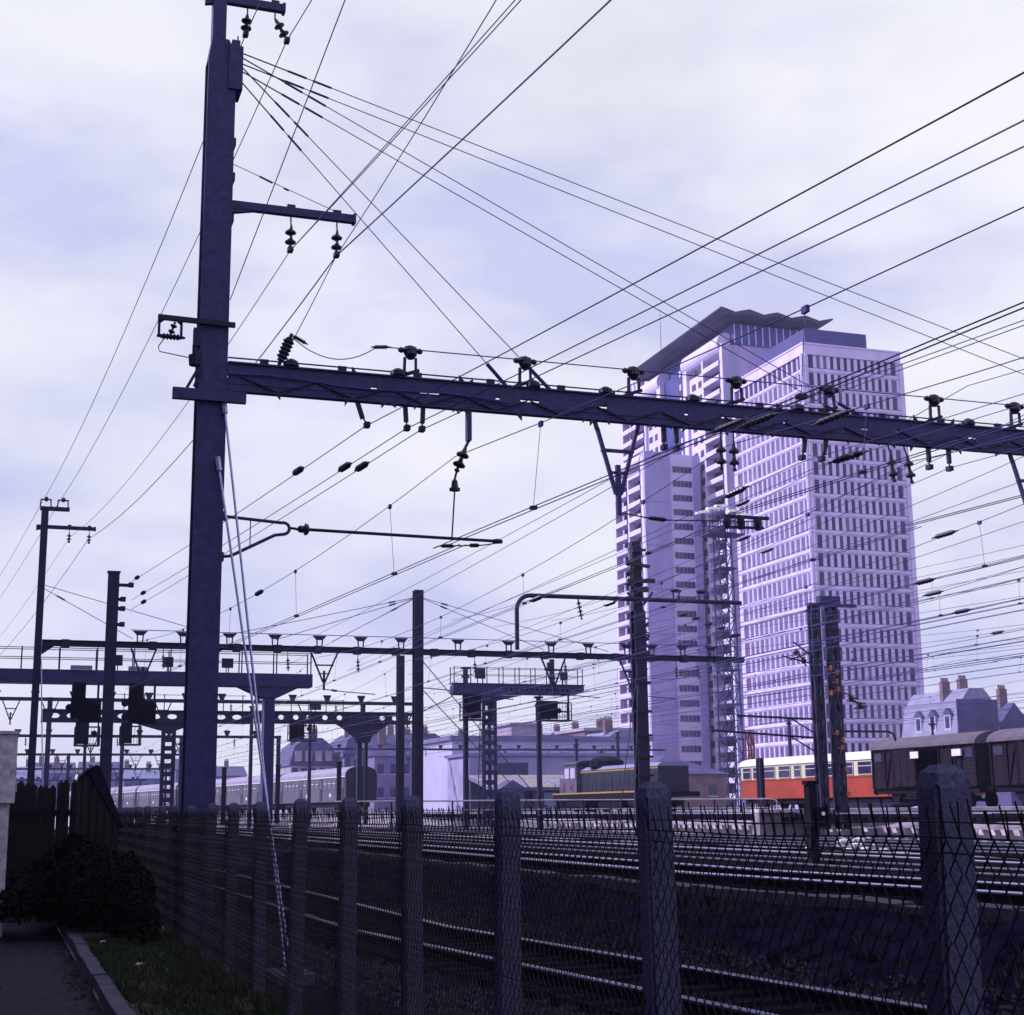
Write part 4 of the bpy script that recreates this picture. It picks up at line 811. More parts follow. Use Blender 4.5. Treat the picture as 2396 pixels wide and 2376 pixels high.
holed(MB(), 16.2, 27.0, 100, 7.64, 8.30, [(16.9 + 1.0 * i + (.12 if i % 3 else 0), .20, .17) for i in range(11) if i not in (6, 7)]).box((16.2, 99.9, 8.302), (27.0, 100.7, 8.38)).box((16.2, 99.9, 7.56), (27.0, 100.7, 7.638)).build('girder', 'fardark', GCb)
q = MB(); q.poly([(21.9, 99.96, 7.558), (25.5, 99.96, 7.558), (25.1, 99.96, 7.3), (24.3, 99.96, 6.7), (24.15, 99.96, 6.3), (23.25, 99.96, 6.3), (23.1, 99.96, 6.7), (22.3, 99.96, 7.3)], (0, .6, 0)); q.build('haunch', 'fardark', GCb)
q = MB().box((23.3, 100, .8), (23.62, 100.4, 6.298)).box((23.86, 100, .8), (24.02, 100.4, 6.298)); q.build('column', 'fardark', GCb)
MB().box((23.55, 100.1, 8.38), (23.85, 100.4, 8.95)).build('bracket', 'fardark', GCb)
railing(GCb, 16.4, 22.4, (100.6,), 8.38, .8, 1.2)
signal('caged signal hung from the perforated bridge above the pale street houses', 18.5, 20.3, 99.4, 6.35, 7.7, 8.0, True, ((.7, .6), (.3, .3)))
q = MB().box((20.0, 100.3, 8.5), (20.8, 100.36, 9.0)); q.bar((20.4, 100.33, 8.38), (20.4, 100.33, 8.5), .06); q.build('number_board', 'fardark', GCb)
# stork-like gantry on the right
GD = thing('signal_gantry', 'stork-like signal gantry with a perforated column and a long perforated arm, centre right', 'signal gantry', (26.25, 80, 1))
q = MB(); q.poly([(24.1, 80, 8.18), (24.3, 80, 8.10), (27.0, 80, 8.10), (27.0, 80, 8.70), (24.25, 80, 8.70), (24.1, 80, 8.60)], (0, .7, 0))
holed(q, 27.002, 31.4, 80, 8.16, 8.70, [(27.25 + .31 * i, .075, .085) for i in range(13)], .7)
q.poly([(31.402, 80, 8.16), (31.9, 80, 8.30), (32.0, 80, 8.36), (32.0, 80, 8.70), (31.402, 80, 8.70)], (0, .7, 0)); q.box((24.1, 79.94, 8.702), (32.05, 80.8, 8.76)); q.build('girder', 'mast', GD)
MB().poly([(25.3, 80.02, 8.098), (28.2, 80.02, 8.098), (26.75, 80.02, 7.78), (25.84, 80.02, 7.78)], (0, .6, 0)).build('haunch', 'mast', GD)
q = MB()
for x in (25.86, 26.20, 26.54): q.box((x, 80, .8), (x + .13, 80.3, 7.79))
for i in range(13):
    z = .9 + .55 * i
    for x in (25.992, 26.332): q.box((x, 80.01, z), (x + .206, 80.28, z + .26))
q.build('column', 'mast', GD)
railing(GD, 24.15, 31.9, (80.0, 80.75), 8.762, .88, .97, 'fardark', .045)
for x0, x1, z0, z1 in ((25.35, 25.95, 9.0, 9.6), (30.5, 30.95, 9.0, 9.45)):
    q = MB().box((x0, 79.85, z0), (x1, 79.93, z1)); q.bar((x0 + .15, 79.9, 8.76), (x0 + .15, 79.9, z0), .05); q.bar((x1 - .15, 79.9, 8.76), (x1 - .15, 79.9, z0), .05); q.build('number_board', 'steel', GD)
q = MB().box((29.9, 79.9, 8.76), (30.15, 80.1, 10.2)); q.box((29.7, 79.8, 9.5), (29.9, 79.95, 10.0)); q.bar((29.5, 79.8, 9.6), (29.9, 79.8, 9.7), .08); q.build('signal_mast', 'steel', GD)
signal('dark signal in a cage under the left end of the stork-like gantry', 24.45, 26.3, 79.2, 6.62, 8.1, 8.2, True, ((.2, .7), (.2, .45)))
signal('railed service cage with a signal under the right end of the stork-like gantry', 29.0, 30.9, 79.2, 6.62, 7.75, 8.3, True, ((.25, .6), (.55, .5)))
ld = MB(); 
for s in (-1, 1): ld.bar((25.42 + s * .17, 79.3, .9), (25.75 + s * .14, 79.8, 6.7), .04)
ldr = thing('ladder', 'steel ladder leaning up beside the perforated column of the signal gantry', 'ladder', (25.4, 79.3, .9)); ld.build('stile', 'steel', ldr)
for i in range(20):
    f_ = i / 20; MB().bar((25.42 + .33 * f_ - .17, 79.3 + .5 * f_, .95 + 5.8 * f_), (25.42 + .33 * f_ + .17, 79.3 + .5 * f_, .95 + 5.8 * f_), .028).build('rung', 'steel', ldr)
# floodlight tower
FT = thing('floodlight_tower', 'slender lattice floodlight tower with a lamp platform in front of the white tower', 'tower', (72.3, 140, GZ))
for i in range(8):
    z0 = 1.5 + 3.6 * i; laced(MB(), 72.4 - .02 * i, 140, 2.0 - .08 * i, 1.8 - .07 * i, z0, z0 + 3.6, 2, .13).build('lattice_stage', 'mast', FT)
    q = MB().box((71.3, 139.0, z0 + 3.42), (73.5, 141, z0 + 3.52)); q.build('landing', 'mast', FT)
    stg = MB(); stg.bar((71.75, 139.9, z0), (72.9, 139.9, z0 + 3.5), .1); stg.build('stair_flight', 'mast', FT)
q = MB().box((70.2, 138.8, 30.2), (74.4, 141.2, 30.32))
for x in (70.2, 71.25, 72.3, 73.35, 74.4):
    for y in (138.8, 141.2): q.bar((x, y, 30.3), (x, y, 31.4), .08)
for z in (30.85, 31.4):
    for y in (138.8, 141.2): q.bar((70.2, y, z), (74.4, y, z), .08)
q.build('platform', 'mast', FT)
for x, z, a_ in ((69.6, 32.4, .3), (71.9, 33.2, .1), (73.6, 32.8, -.05), (70.9, 32.9, .2), (74.6, 32.5, -.2)):
    q = MB(); q.bar((x - .75, 139.2, z - .2 * a_), (x + .75, 139.2, z + .75 * a_), .5, .28); q = q.build('floodlight', 'lampglass', FT); MB().bar((x, 139.5, 31.0), (x, 139.4, z - .1), .07).build('lamp_bracket', 'mast', q)

# ================================================================== ROLLING STOCK (sides parallel to y, facing -x)
def wheelset(parent, x, y, z, m='black', r=.46):
    q = MB().tube([(x - .72, y, z + r), (x - .60, y, z + r)], r, 14); q.tube([(x + .60, y, z + r), (x + .72, y, z + r)], r, 14); q.tube([(x - .6, y, z + r), (x + .6, y, z + r)], .08, 8); q.build('wheelset', m, parent)
def roof_prof(w, ze, zt, n=12, p=2.2): return [(w / 2 * math.cos(math.pi * i / n), ze + (zt - ze) * (abs(math.sin(math.pi * i / n)) ** (1 / p * 1.6))) for i in range(n + 1)]
def at(o, x, y, z, rz=0): o.location = (x, y, z); o.rotation_euler = (0, 0, rz); return o
# passenger coach built at the origin: its end facing the camera at y = 0, rail head at z = 0
CL, CW = 22.6, 2.9
co = thing('passenger_coach', 'nearest grey passenger coach of the row, its black rounded end towards the camera', 'coach', (0, 0, 0), 'passenger coaches in a row')
pr = [(-CW / 2, 1.0), (-CW / 2, 3.2)] + [(-x, z) for x, z in roof_prof(CW, 3.2, 3.24)][0:0] + [(CW / 2, 3.2), (CW / 2, 1.0)]
MB().poly([(x, .25, z) for x, z in pr], (0, CL - .25, 0)).build('body', 'coach', co)
MB().poly([(x, .25, z) for x, z in roof_prof(CW + .1, 3.202, 4.1)] , (0, CL - .25, 0)).build('roof', 'coachroof', co)
q = MB().poly([(x, .2, z) for x, z in [(CW / 2 - .1, 1.0)] + roof_prof(CW, 3.2, 4.08) + [(-CW / 2 + .1, 1.0)]], (0, .045, 0)); q.box((-.62, .0, 1.05), (.62, .198, 3.25)); q.box((-1.1, .1, .95), (1.1, .198, 1.1)); q.build('end_wall', 'coachend', co)
wm = MB().box((-.02, -.42, 0), (.05, .42, .86)).data('window', M['glass'])
for i in range(14):
    y = 2.3 + i * 1.36
    if i not in (4, 9): inst('window', wm, co, (-CW / 2 - .004, y, 2.15))
fm = MB().box((-.03, -.42, 0), (.0, .42, .05)).data('window_bar', M['label'])
for i in range(14):
    if i not in (4, 9): inst('window_bar', fm, co, (-CW / 2 - .01, 2.3 + i * 1.36, 2.62))
for y in (.95, 7.74, 14.54, CL - .8):
    d = MB().box((-CW / 2 - .02, y - .42, 1.1), (-CW / 2 + .02, y + .42, 3.1)).build('door', 'coachend', co); MB().box((-CW / 2 - .03, y - .25, 2.2), (-CW / 2 - .021, y + .25, 3.0)).build('door_window', 'glass', d)
MB().box((-CW / 2 - .05, .3, 3.14), (-CW / 2 + .0, CL, 3.22)).build('gutter', 'label', co)
for y in (4.6, 12.2): MB().box((-CW / 2 - .012, y, 1.45), (-CW / 2, y + .5, 1.75)).build('class_plate', 'label', co)
MB().box((-1.2, 1.5, .55), (1.2, CL - 1.5, .98)).build('underframe', 'black', co)
for y in (3.0, 5.4, CL - 5.4, CL - 3.0): wheelset(co, 0, y, 0)
LBL = ['second grey passenger coach of the row, behind the slender gantry column', 'third grey passenger coach of the row, partly behind the near mast', 'fourth grey passenger coach, seen left of the near mast', 'fifth grey passenger coach, towards the far left end of the row', 'farthest grey passenger coach at the left end of the row']
y = 129.0; k = 0
while k < 6:
    c = co if k == 0 else copy_tree(co)
    if k: c['label'] = LBL[k - 1]
    ang = math.atan2(coachX(y) - coachX(y + CL), CL)
    at(c, coachX(y), y, ZR, ang); y += (CL + .6) * math.cos(ang); k += 1
# railcar, left end (far) at y = 96
rc = thing('railcar', 'red and cream railcar standing beyond the lattice masts', 'railcar', (0, 0, 0))
RL, RW = 24.0, 2.9
MB().box((-RW / 2, 0, .75), (RW / 2, RL, 1.98)).build('lower_body', 'red', rc)
MB().box((-RW / 2 + .01, .1, 1.982), (RW / 2 - .01, RL - .1, 2.98)).build('upper_body', 'cream', rc)
q = MB().poly([(x, -.05, z) for x, z in roof_prof(RW + .16, 2.982, 3.55)], (0, RL + .1, 0)); q.build('roof', 'label', rc)
MB().box((-RW / 2 - .04, 0, 1.95), (-RW / 2 - .001, RL, 2.03)).build('waist_strip', 'red', rc)
for i, (yc, w, dbl) in enumerate([(.95, 1.1, 1), (2.5, .9, 0), (4.3, 1.5, 1), (6.0, .8, 0), (7.9, 1.5, 1), (10.0, 1.5, 1), (12.1, 1.5, 1), (14.2, 1.5, 1), (16.0, .8, 0), (17.7, 1.5, 1), (19.8, 1.5, 1), (21.6, .9, 0), (23.0, 1.1, 1)]):
    wq = MB().box((-RW / 2 - .025, yc - w / 2, 2.12), (-RW / 2 + .06, yc + w / 2, 2.85)).build('window', 'glass', rc)
    fr = MB()
    for yy in (yc - w / 2 - .04, yc + w / 2): fr.box((-RW / 2 - .045, yy, 2.08), (-RW / 2 - .026, yy + .04, 2.89))
    fr.box((-RW / 2 - .045, yc - w / 2, 2.08), (-RW / 2 - .026, yc + w / 2, 2.12)).box((-RW / 2 - .045, yc - w / 2, 2.85), (-RW / 2 - .026, yc + w / 2, 2.89)).box((-RW / 2 - .04, yc - w / 2, 2.58), (-RW / 2 - .026, yc + w / 2, 2.62)); fr.build('window_frame', 'cream', wq)
for yy in (2.5, 6.0, 16.0, 21.6): MB().box((-RW / 2 - .012, yy - .5, .8), (-RW / 2, yy + .5, 2.9)).build('door', 'cream', rc) if 0 else None
MB().box((-RW / 2 - .08, 3.2, 1.1), (-RW / 2 - .002, 5.6, 1.2)).build('step_board', 'red', rc)
MB().box((-RW / 2 - .1, 2.6, .72), (-RW / 2 - .002, 3.5, .95)).build('battery_box', 'black', rc)
MB().box((-1.25, .4, .42), (1.25, RL - .4, .74)).build('underframe', 'black', rc)
for x in (-.95, .95):
    for yy in (0, RL): MB().tube([(x, yy, 1.05), (x, yy + (-.5 if yy == 0 else .5), 1.05)], [.1, .22], 10).build('buffer', 'black', rc)
for x in (-.8, .8): MB().tube([(x, RL + .001, 1.55), (x, RL + .06, 1.55)], .15, 10).build('headlamp', 'lampglass', rc)
for yy in (2.2, 4.8, RL - 4.8, RL - 2.2): wheelset(rc, 0, yy, 0, r=.42)
at(rc, 51.2, 71.0, ZR)
# goods wagon
wg = thing('goods_wagon', 'brown goods wagon with an open door and white plates, covering the railcar end', 'wagon', (0, 0, 0), 'brown goods wagons')
GL, GW = 9.4, 2.7
q = MB()
for x0 in (GW / 2 - .06,): q.box((x0, 0, 1.2), (x0 + .06, GL, 3.25))
q.box((-GW / 2 + .06, 0, 1.2), (GW / 2 - .06, .06, 3.3)).box((-GW / 2 + .06, GL - .06, 1.2), (GW / 2 - .06, GL, 3.3)); q.box((-GW / 2, 0, 1.14), (GW / 2, GL, 1.198)); q.build('body', 'wagon', wg)
bd = MB().box((-.02, 0, 0), (.03, 3.05, .20)).data('board', M['wagon'])
for y0 in (.02, 6.3):
    for i in range(10): inst('board', bd, wg, (-GW / 2 + .03 + .006 * (i % 3), y0, 1.2 + .205 * i))
wdw = MB().box((-.02, 0, 0), (.03, .7, .45)).data('vent', M['glass'])
for y0 in (.25, 8.45): inst('vent', wdw, wg, (-GW / 2 - .0, y0, 2.6))
for yy in (0.03, 1.25, 2.0, 3.1, 6.3, 7.4, 8.15, GL - .03): MB().bar((-GW / 2 - .03, yy, 1.14), (-GW / 2 - .03, yy, 3.25), .10, .07).build('stanchion', 'black', wg)
for a_, b_ in ((1.3, 2.0), (8.1, 7.45)): MB().bar((-GW / 2 - .03, a_, 1.2), (-GW / 2 - .03, b_, 3.2), .09, .06).build('diagonal_brace', 'black', wg)
sd_ = MB().box((-GW / 2 - .14, 5.1, 1.22), (-GW / 2 - .085, 7.2, 3.18)); 
for yy in (5.15, 5.8, 6.45, 7.1): sd_.box((-GW / 2 - .17, yy, 1.22), (-GW / 2 - .141, yy + .07, 3.18))
sd_.build('sliding_door', 'wagon', wg); MB().bar((-GW / 2 - .12, 2.5, 3.24), (-GW / 2 - .12, 7.5, 3.24), .06, .05).build('door_rail', 'black', wg)
for yy in (4.7, 1.0): MB().box((-GW / 2 - .19, yy, 2.68), (-GW / 2 - .172 if yy > 3 else -GW / 2 - .09, yy + .75, 3.03)).build('label_plate', 'label', wg)
MB().poly([(x, -.12, z) for x, z in roof_prof(GW + .3, 3.26, 3.92, 12, 1.6)], (0, GL + .24, 0)).build('roof', 'wagonroof', wg)
MB().poly([(x, .0, z) for x, z in roof_prof(GW - .05, 3.25, 3.85, 12, 1.6)], (0, -.02, 0)).build('end_panel', 'coachend', wg)
MB().box((-1.2, .1, .85), (1.2, GL - .1, 1.138)).build('underframe', 'black', wg)
q = MB()
for yy in (1.7, GL - 1.7):
    q.poly([(-1.05, yy - .5, .86), (-1.05, yy + .5, .86), (-1.05, yy + .2, .45), (-1.05, yy - .2, .45)], (.05, 0, 0))
q.build('axle_guard', 'black', wg); MB().bar((-1.15, 2.6, .5), (-1.15, GL - 2.6, .62), .05, .08).build('brake_lever', 'black', wg)
for yy in (1.7, GL - 1.7): wheelset(wg, 0, yy, 0, r=.47)
for x in (-.87, .87):
    for yy, s in ((.1, -1), (GL - .1, 1)): MB().tube([(x, yy, 1.0), (x, yy + s * .55, 1.0), (x, yy + s * .56, 1.0), (x, yy + s * .62, 1.0)], [.08, .08, .2, .2], 10).build('buffer', 'black', wg)
at(wg, 47.75, 63.4, ZR)
c = copy_tree(wg); c['label'] = 'second brown goods wagon, cut by the right edge of the picture'; at(c, 47.75, 52.8, ZR)
# diesel locomotive
lc = thing('diesel_locomotive', 'dark navy diesel locomotive with ochre stripes and a mauve cab', 'locomotive', (0, 0, 0))
DL, DW = 16.5, 2.8
MB().box((-DW / 2, 0, 1.05), (DW / 2, DL, 1.38)).build('frame', 'black', lc)
MB().box((-DW / 2 - .03, 0, 1.38), (-DW / 2 - .001, DL, 1.49)).build('frame_stripe', 'yellow', lc)
MB().box((-1.05, .7, 1.382), (1.05, 12.4, 3.05)).build('long_hood', 'navy', lc)
MB().poly([(-1.1, .7, 3.052), (1.1, .7, 3.052), (.8, .7, 3.3), (-.8, .7, 3.3)], (0, 11.7, 0)).build('hood_roof', 'zinc', lc)
MB().box((-1.07, .7, 2.9), (-1.051, 12.4, 3.0)).build('hood_stripe', 'yellow', lc)
gm_ = MB()
for i in range(9): gm_.box((-.03, 0, .14 * i), (0, .95, .14 * i + .07))
gd = gm_.data('grille', M['navy'])
for i in range(9): inst('grille', gd, lc, (-1.051, .95 + 1.25 * i, 1.6))
MB().box((-1.35, 12.402, 1.382), (1.35, 14.6, 3.55)).build('cab', 'locobrown', lc)
MB().poly([(x, 12.2, z) for x, z in roof_prof(2.9, 3.552, 3.85, 10)], (0, 2.6, 0)).build('cab_roof', 'navy', lc)
for y0 in (12.65, 13.65): MB().box((-1.375, y0, 2.55), (-1.33, y0 + .75, 3.3)).build('window', 'whitewall', lc)
MB().tube([(-1.40, 13.5, 1.95), (-1.351, 13.5, 1.95)], .17, 12).build('emblem', 'red', lc)
MB().box((-1.0, 14.602, 1.382), (1.0, 16.2, 2.6)).build('short_hood', 'locobrown', lc)
MB().lathe((-.1, 10.2, 3.3), (-.1, 10.2, 4.05), [(0, 1.25), (.55, 1.2), (.85, .8), (1, .25)], 14).build('fan_housing', 'black', lc)
MB().box((-.5, 11.2, 3.3), (.5, 12.2, 3.66)).build('exhaust_box', 'black', lc)
q = MB()
for yy in [.2 + 1.6 * i for i in range(11)]: q.bar((-DW / 2 + .04, yy, 1.38), (-DW / 2 + .04, yy, 2.25), .035)
q.bar((-DW / 2 + .04, .2, 2.25), (-DW / 2 + .04, 12.2, 2.25), .03); q.build('railing', 'navy', lc)
for yb in (3.2, 13.0):
    MB().box((-1.15, yb - 1.6, .45), (1.15, yb + 1.6, .95)).build('bogie', 'black', lc)
    for s in (-1.0, 1.0): wheelset(lc, 0, yb + s, 0, r=.5)
MB().box((-1.1, 6, .35), (1.1, 9.5, 1.04)).build('fuel_tank', 'black', lc)
at(lc, 40.0, 84.5, ZR - .1); lc.scale = (1, 1.12, .95)

# ------------------------------------------------------------------ yard furniture and ledges
hr = thing('handrail', 'long low pale handrail on posts crossing the yard in front of the rolling stock', 'handrail', (15.7, 72.2, 1))
A0 = Vector((15.7, 72.2, 2.2)); B0 = Vector((35.8, 65.3, 2.12)); MB().tube([A0, B0, B0 + Vector((.25, -.08, -.08)), B0 + Vector((.3, -.1, -.5))], .045, 6).build('top_rail', 'handrail', hr)
MB().tube([A0 - Vector((0, 0, .45)), B0 - Vector((0, 0, .42))], .03, 6).build('mid_rail', 'handrail', hr)
for t in (.01, .06, .13, .19, .27, .33, .36, .42, .51, .57, .63, .7, .74, .8, .87, .93, .985):
    p = A0.lerp(B0, t); MB().bar((p.x, p.y, .7), (p.x, p.y, p.z), .07).build('rail_post', 'steel', hr)
pl = thing('stone_platform', 'low pale stone platform in the yard below the goods wagons', 'platform', (33, 52, .8))
MB().poly([(28.4, 52.8, 0), (44, 47.5, 0), (46, 51, 0), (30, 56.5, 0)], (0, 0, 1.52)).build('kerb_wall', 'gravel', pl)
MB().poly([(28.3, 52.65, 1.522), (44, 47.3, 1.522), (46, 51, 1.522), (30, 56.5, 1.522)], (0, 0, .13)).build('coping', 'stone', pl)
pl2 = thing('stone_ledge', 'pale broken stone ledge running along behind the raised tracks', 'ledge', (31, 40, .5))
rl = random.Random(21)
for i in range(16):
    x = 30.6 + rl.uniform(-.03, .03); y = 33 + 3.0 * i; MB().box((x, y + .01, .3), (x + 1.2 + rl.uniform(-.1, .3), y + 2.99, 0.95 + rl.uniform(-.02, .03))).build('ledge_stone', 'stone', pl2)
rh = thing('rubble_heap', 'heap of white rubble on the ballast before the lattice masts', 'rubble', (20.5, 34, .8)); q = MB()
for i in range(70):
    a_ = rl.uniform(0, 6.28); u = rl.random() ** .5; s = rl.uniform(.05, .17); q.blob((20.6 + 1.1 * u * math.cos(a_), 33.6 + 2.2 * u * math.sin(a_), .54 + .52 * (1 - u) * rl.random()), (s * 1.3, s, s * .6), i)
stuff(q.build('stones', 'whitestone', rh))
st_ = MB()
for i in range(700):
    x = rl.uniform(16, 31); y = rl.uniform(22, 80); s = rl.uniform(.03, .10); st_.blob((x + curveX(y), y, .52 + (0 if x < 30 else .12 * (x - 30))), (s * 1.6, s, s * .6), i, 1 if s > .07 else 0)
sc_ = st_.build('scattered_stones', 'whitestone'); tag(sc_, 'pale stones strewn between the raised tracks', 'stones'); stuff(sc_)
gsg = thing('ground_signal', 'squat dark ground signal with a white lamp among the raised tracks', 'ground signal', (15.75, 27, .8))
MB().box((15.62, 26.9, .4), (15.80, 27.1, 2.2)).build('post', 'black', gsg)
b_ = MB().box((15.60, 26.84, 1.35), (15.95, 27.12, 1.75)).build('signal_head', 'black', gsg); MB().tube([(15.88, 26.84, 1.62), (15.88, 26.81, 1.62)], .04, 10).build('lamp', 'lampglass', b_)
MB().box((15.58, 26.9, 2.202), (15.84, 27.1, 2.28)).build('cap', 'black', gsg)
dp = thing('sign_post', 'dark upright board standing in front of the red railcar', 'sign', (46.0, 85, ZR)); MB().box((45.9, 84.8, 1.5), (46.1, 85.5, 4.75)).build('board', 'black', dp); MB().box((45.86, 84.9, 1.4), (45.899, 85.0, 4.8)).build('stanchion', 'steel', dp)
for lab, x, y in (('dark lineside post before the third passenger coach', 15.9, 118), ('dark lineside post beside the near mast, before the passenger coaches', 16.75, 117), ('dark lineside post before the second passenger coach', 21.1, 118), ('dark lineside post before the nearest passenger coach', 26.0, 118)):
    t = thing('post', lab, 'post', (x, y, 1), 'dark lineside posts'); MB().box((x - .16, y - .16, .8), (x + .16, y + .16, 5.0 + .05 * (x - 16))).build('shaft', 'black', t); MB().box((x - .2, y - .2, 5.0 + .05 * (x - 16)), (x + .2, y + .2, 5.1 + .05 * (x - 16))).build('cap', 'black', t)
cbx = thing('cable_box', 'small pale blue equipment box beside the near raised track on the right', 'box', (13.8, 16.5, .46)); MB().box((13.6, 16.3, .46), (14.1, 16.7, .92)).build('case', 'zinc', cbx); MB().box((13.57, 16.27, .922), (14.13, 16.73, .96)).build('lid', 'zinc', cbx)
hpe = thing('hose', 'coiled black hose lying on the platform edge at the right', 'hose', (33.5, 50.2, 1.66)); pts = [(33.6 + .55 * math.cos(t * .5) + .09 * t * .3, 50.9 + .35 * math.sin(t * .5), 1.72 + .004 * t) for t in range(30)]; MB().tube(pts, .05, 6).build('tube', 'black', hpe)

# ================================================================== BUILDINGS
# ---- white office tower
WT = thing('office_tower', 'white tower block with a dense grid of narrow windows and a slate blue rooftop box', 'tower', (112.3, 186, GZ))
X0, X1, YA, YB, ZT, ZB, NF = 104.9, 121.8, 176.6, 199.2, 66.2, 7.4, 22
MB().box((X0 + .75, YA + .75, .5), (X1 - .75, YB - .75, ZT - .3)).build('core', 'precast2', WT)
FH = (ZT - 1.5 - ZB) / NF; NW = 14
pw = (YB - YA - 2.2) / NW
def panel(n, pitch, edge, w, dp):           # one storey of the facade in local x (along) / y (outward = -y) / z
    mb = MB(); tot = n * pitch + 2 * edge; h = FH
    mb.poly([(0, -.02, 0), (0, -.14, .0), (0, -.30, .26), (0, -.30, .58), (0, -.02, .74)], (tot, 0, 0))     # spandrel, sloping out
    mb.box((0, -.30, .76), (edge - .0, 0, h - .02)); mb.box((tot - edge, -.30, .76), (tot, 0, h - .02))
    for i in range(n + 1):
        x = edge + pitch * i
        mb.poly([(x - w * .75, 0, .75), (x - w * .7, -dp, .75), (x + w * .55, -dp, .75), (x + w * 1.25, 0, .75)], (0, 0, h - .76)) if 0 < i < n else None
    return mb
pf_ = panel(NW - 1, (X1 - X0 - 2.4) / (NW - 1), 1.2, .38, .20).data('facade_panel', M['precast']); pl_ = panel(NW, pw, 1.1, .22, .16).data('facade_panel', M['precast'])
wf = MB().box((-.45, 0, 0), (.45, .12, FH - .76)).data('window', M['towerglass']); 
left_rest = MB(); nleft = 0
sunlit_mat = mat('painted_sunlit_pane', (0.13, 0.10, 0.27), 0.3, 0, 0.35, 0.5); blind = mat('drawn_blind', (0.16, 0.13, 0.24), 0.6, 0, 0.2, 1); half_ = MB().box((-.45, 0, 0), (.45, .12, (FH - .76) * .55)).data('window', M['towerglass']); wf2 = wf.copy(); wf2.materials.clear(); wf2.materials.append(blind)  # left-face panes: sunlight put into a paler colour
wf3 = MB().box((-.45, 0, 0), (.45, .12, FH - .76)).data('window', mat('tinted_pane', (0.05, 0.036, 0.12), 0.2, 0, 0.3, 0.5, spec=0.4)); rwt = random.Random(17)
def pane(): return rwt.choice((wf, wf, wf, wf3, wf3, wf2))
for fl in range(NF):
    z = ZB + fl * FH
    inst('facade_panel', pf_, WT, (X0, YA + .75, z))
    o = inst('facade_panel', pl_, WT, (X0 + .75, YB, z)); o.rotation_euler = (0, 0, -math.pi / 2)
    for i in range(NW - 1):
        x = X0 + 1.2 + (X1 - X0 - 2.4) / (NW - 1) * (i + .5); inst('window', pane(), WT, (x, YA + .65, z + .76))
    for i in range(NW):
        y = YA + 1.1 + pw * (i + .5)
        if nleft < 14 : o = inst('window', wf, WT, (X0 + .65, y, ZB + (NF - 1 - fl) * FH + .76)); o.rotation_euler = (0, 0, -math.pi / 2); nleft += 1
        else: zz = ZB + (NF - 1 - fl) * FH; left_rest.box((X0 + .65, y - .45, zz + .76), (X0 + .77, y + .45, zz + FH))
stuff(left_rest.build('windows', sunlit_mat, WT))
q = MB().box((X0 + .4, YA + .4, ZT - 1.48), (X1 - .4, YB - .4, ZT)); q.box((X0 + .3, YA + .3, ZT + .002), (X1 - .3, YB - .3, ZT + .25)); q.build('parapet', 'precast', WT)
for x in (X0 + .42, X1 - .42): MB().box((x - .36, YA + .30, ZB), (x + .36, YA + .44, ZT - 1.5)).build('corner_pier', 'precast', WT)
q = MB().box((107.9, 180.6, ZT + .252), (118.2, 195, 69.9)); q = q.build('rooftop_box', 'pent', WT); MB().box((109.6, 183, 69.902), (111.4, 185, 70.9)).build('rooftop_hatch', 'pent', q)
MB().box((X0 + 1.4, YA + 1.4, .5), (X1 - 1.4, YB - 1.4, ZB - .01)).build('ground_floor', 'slate', WT)
for i in range(8): MB().box((X0 + .4 + 2.4 * i, YA + .5, .5), (X0 + .9 + 2.4 * i, YA + 1.1, ZB - .3)).build('column', 'precast', WT)
MB().box((X0 - 3, YA - 5, .5), (X0 + 20, YA - .2, 4.2)).build('podium', 'slate', WT)
# ---- residential tower
RT = thing('apartment_tower', 'tall apartment tower with stacked balconies, a blue recess and a wavy dark roof', 'tower', (130, 255, GZ))
RX, RY, RZ = 121.0, 231.6, 84.6
MB().box((RX + 2.4, RY + .02, .5), (139.5, 279, RZ)).build('core', 'precast2', RT)
FLH = 2.68; NFL = 31
def yz(name, y0, y1, z0, z1, m, x=RX, d=1.0, par=None): return MB().box((x, y0, z0), (x + d, y1, z1)).build(name, m, par or RT)
for y0, y1 in ((231.6, 232.7), (239.5, 240.2), (246.6, 248.2), (258.6, 260.3), (266.0, 266.7), (277.6, 279.0)):
    yz('pier', y0, y1, .5, RZ - (0 if y0 < 232 else .6), 'whitepaint', RX - .02, 1.65)
bal = {}
def balcony_mesh(w, d=.5):
    mb = MB(); mb.box((-d, 0, .0), (1.54, w, .14)); mb.box((-d, 0, .142), (-d + .12, w, .92)); return mb.data('balcony', M['whitepaint'])
logm = {}
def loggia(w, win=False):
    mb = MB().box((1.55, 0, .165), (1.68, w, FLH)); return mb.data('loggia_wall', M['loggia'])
sm_w = MB().box((-.03, 0, 0), (.1, 1.6, 1.25)).data('window', M['glass'])
for y0, y1 in ((232.7, 239.5), (266.7, 272.0), (272.3, 277.6)):
    bmesh_, lm_ = balcony_mesh(y1 - y0), loggia(y1 - y0)
    for fl in range(NFL - 1):
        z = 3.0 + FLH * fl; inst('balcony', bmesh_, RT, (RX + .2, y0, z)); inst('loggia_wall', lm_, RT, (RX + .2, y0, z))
for y0, y1 in ((240.2, 246.6), (260.3, 266.0)):
    yz('wall_strip', y0, y1, .5, RZ - 3, 'whitepaint', RX + .5, 1.15)
    for fl in range(NFL - 1):
        for yy in (y0 + .8, y0 + 3.5): 
            if yy + 1.2 < y1: inst('window', sm_w, RT, (RX + .49, yy, 4.0 + FLH * fl))
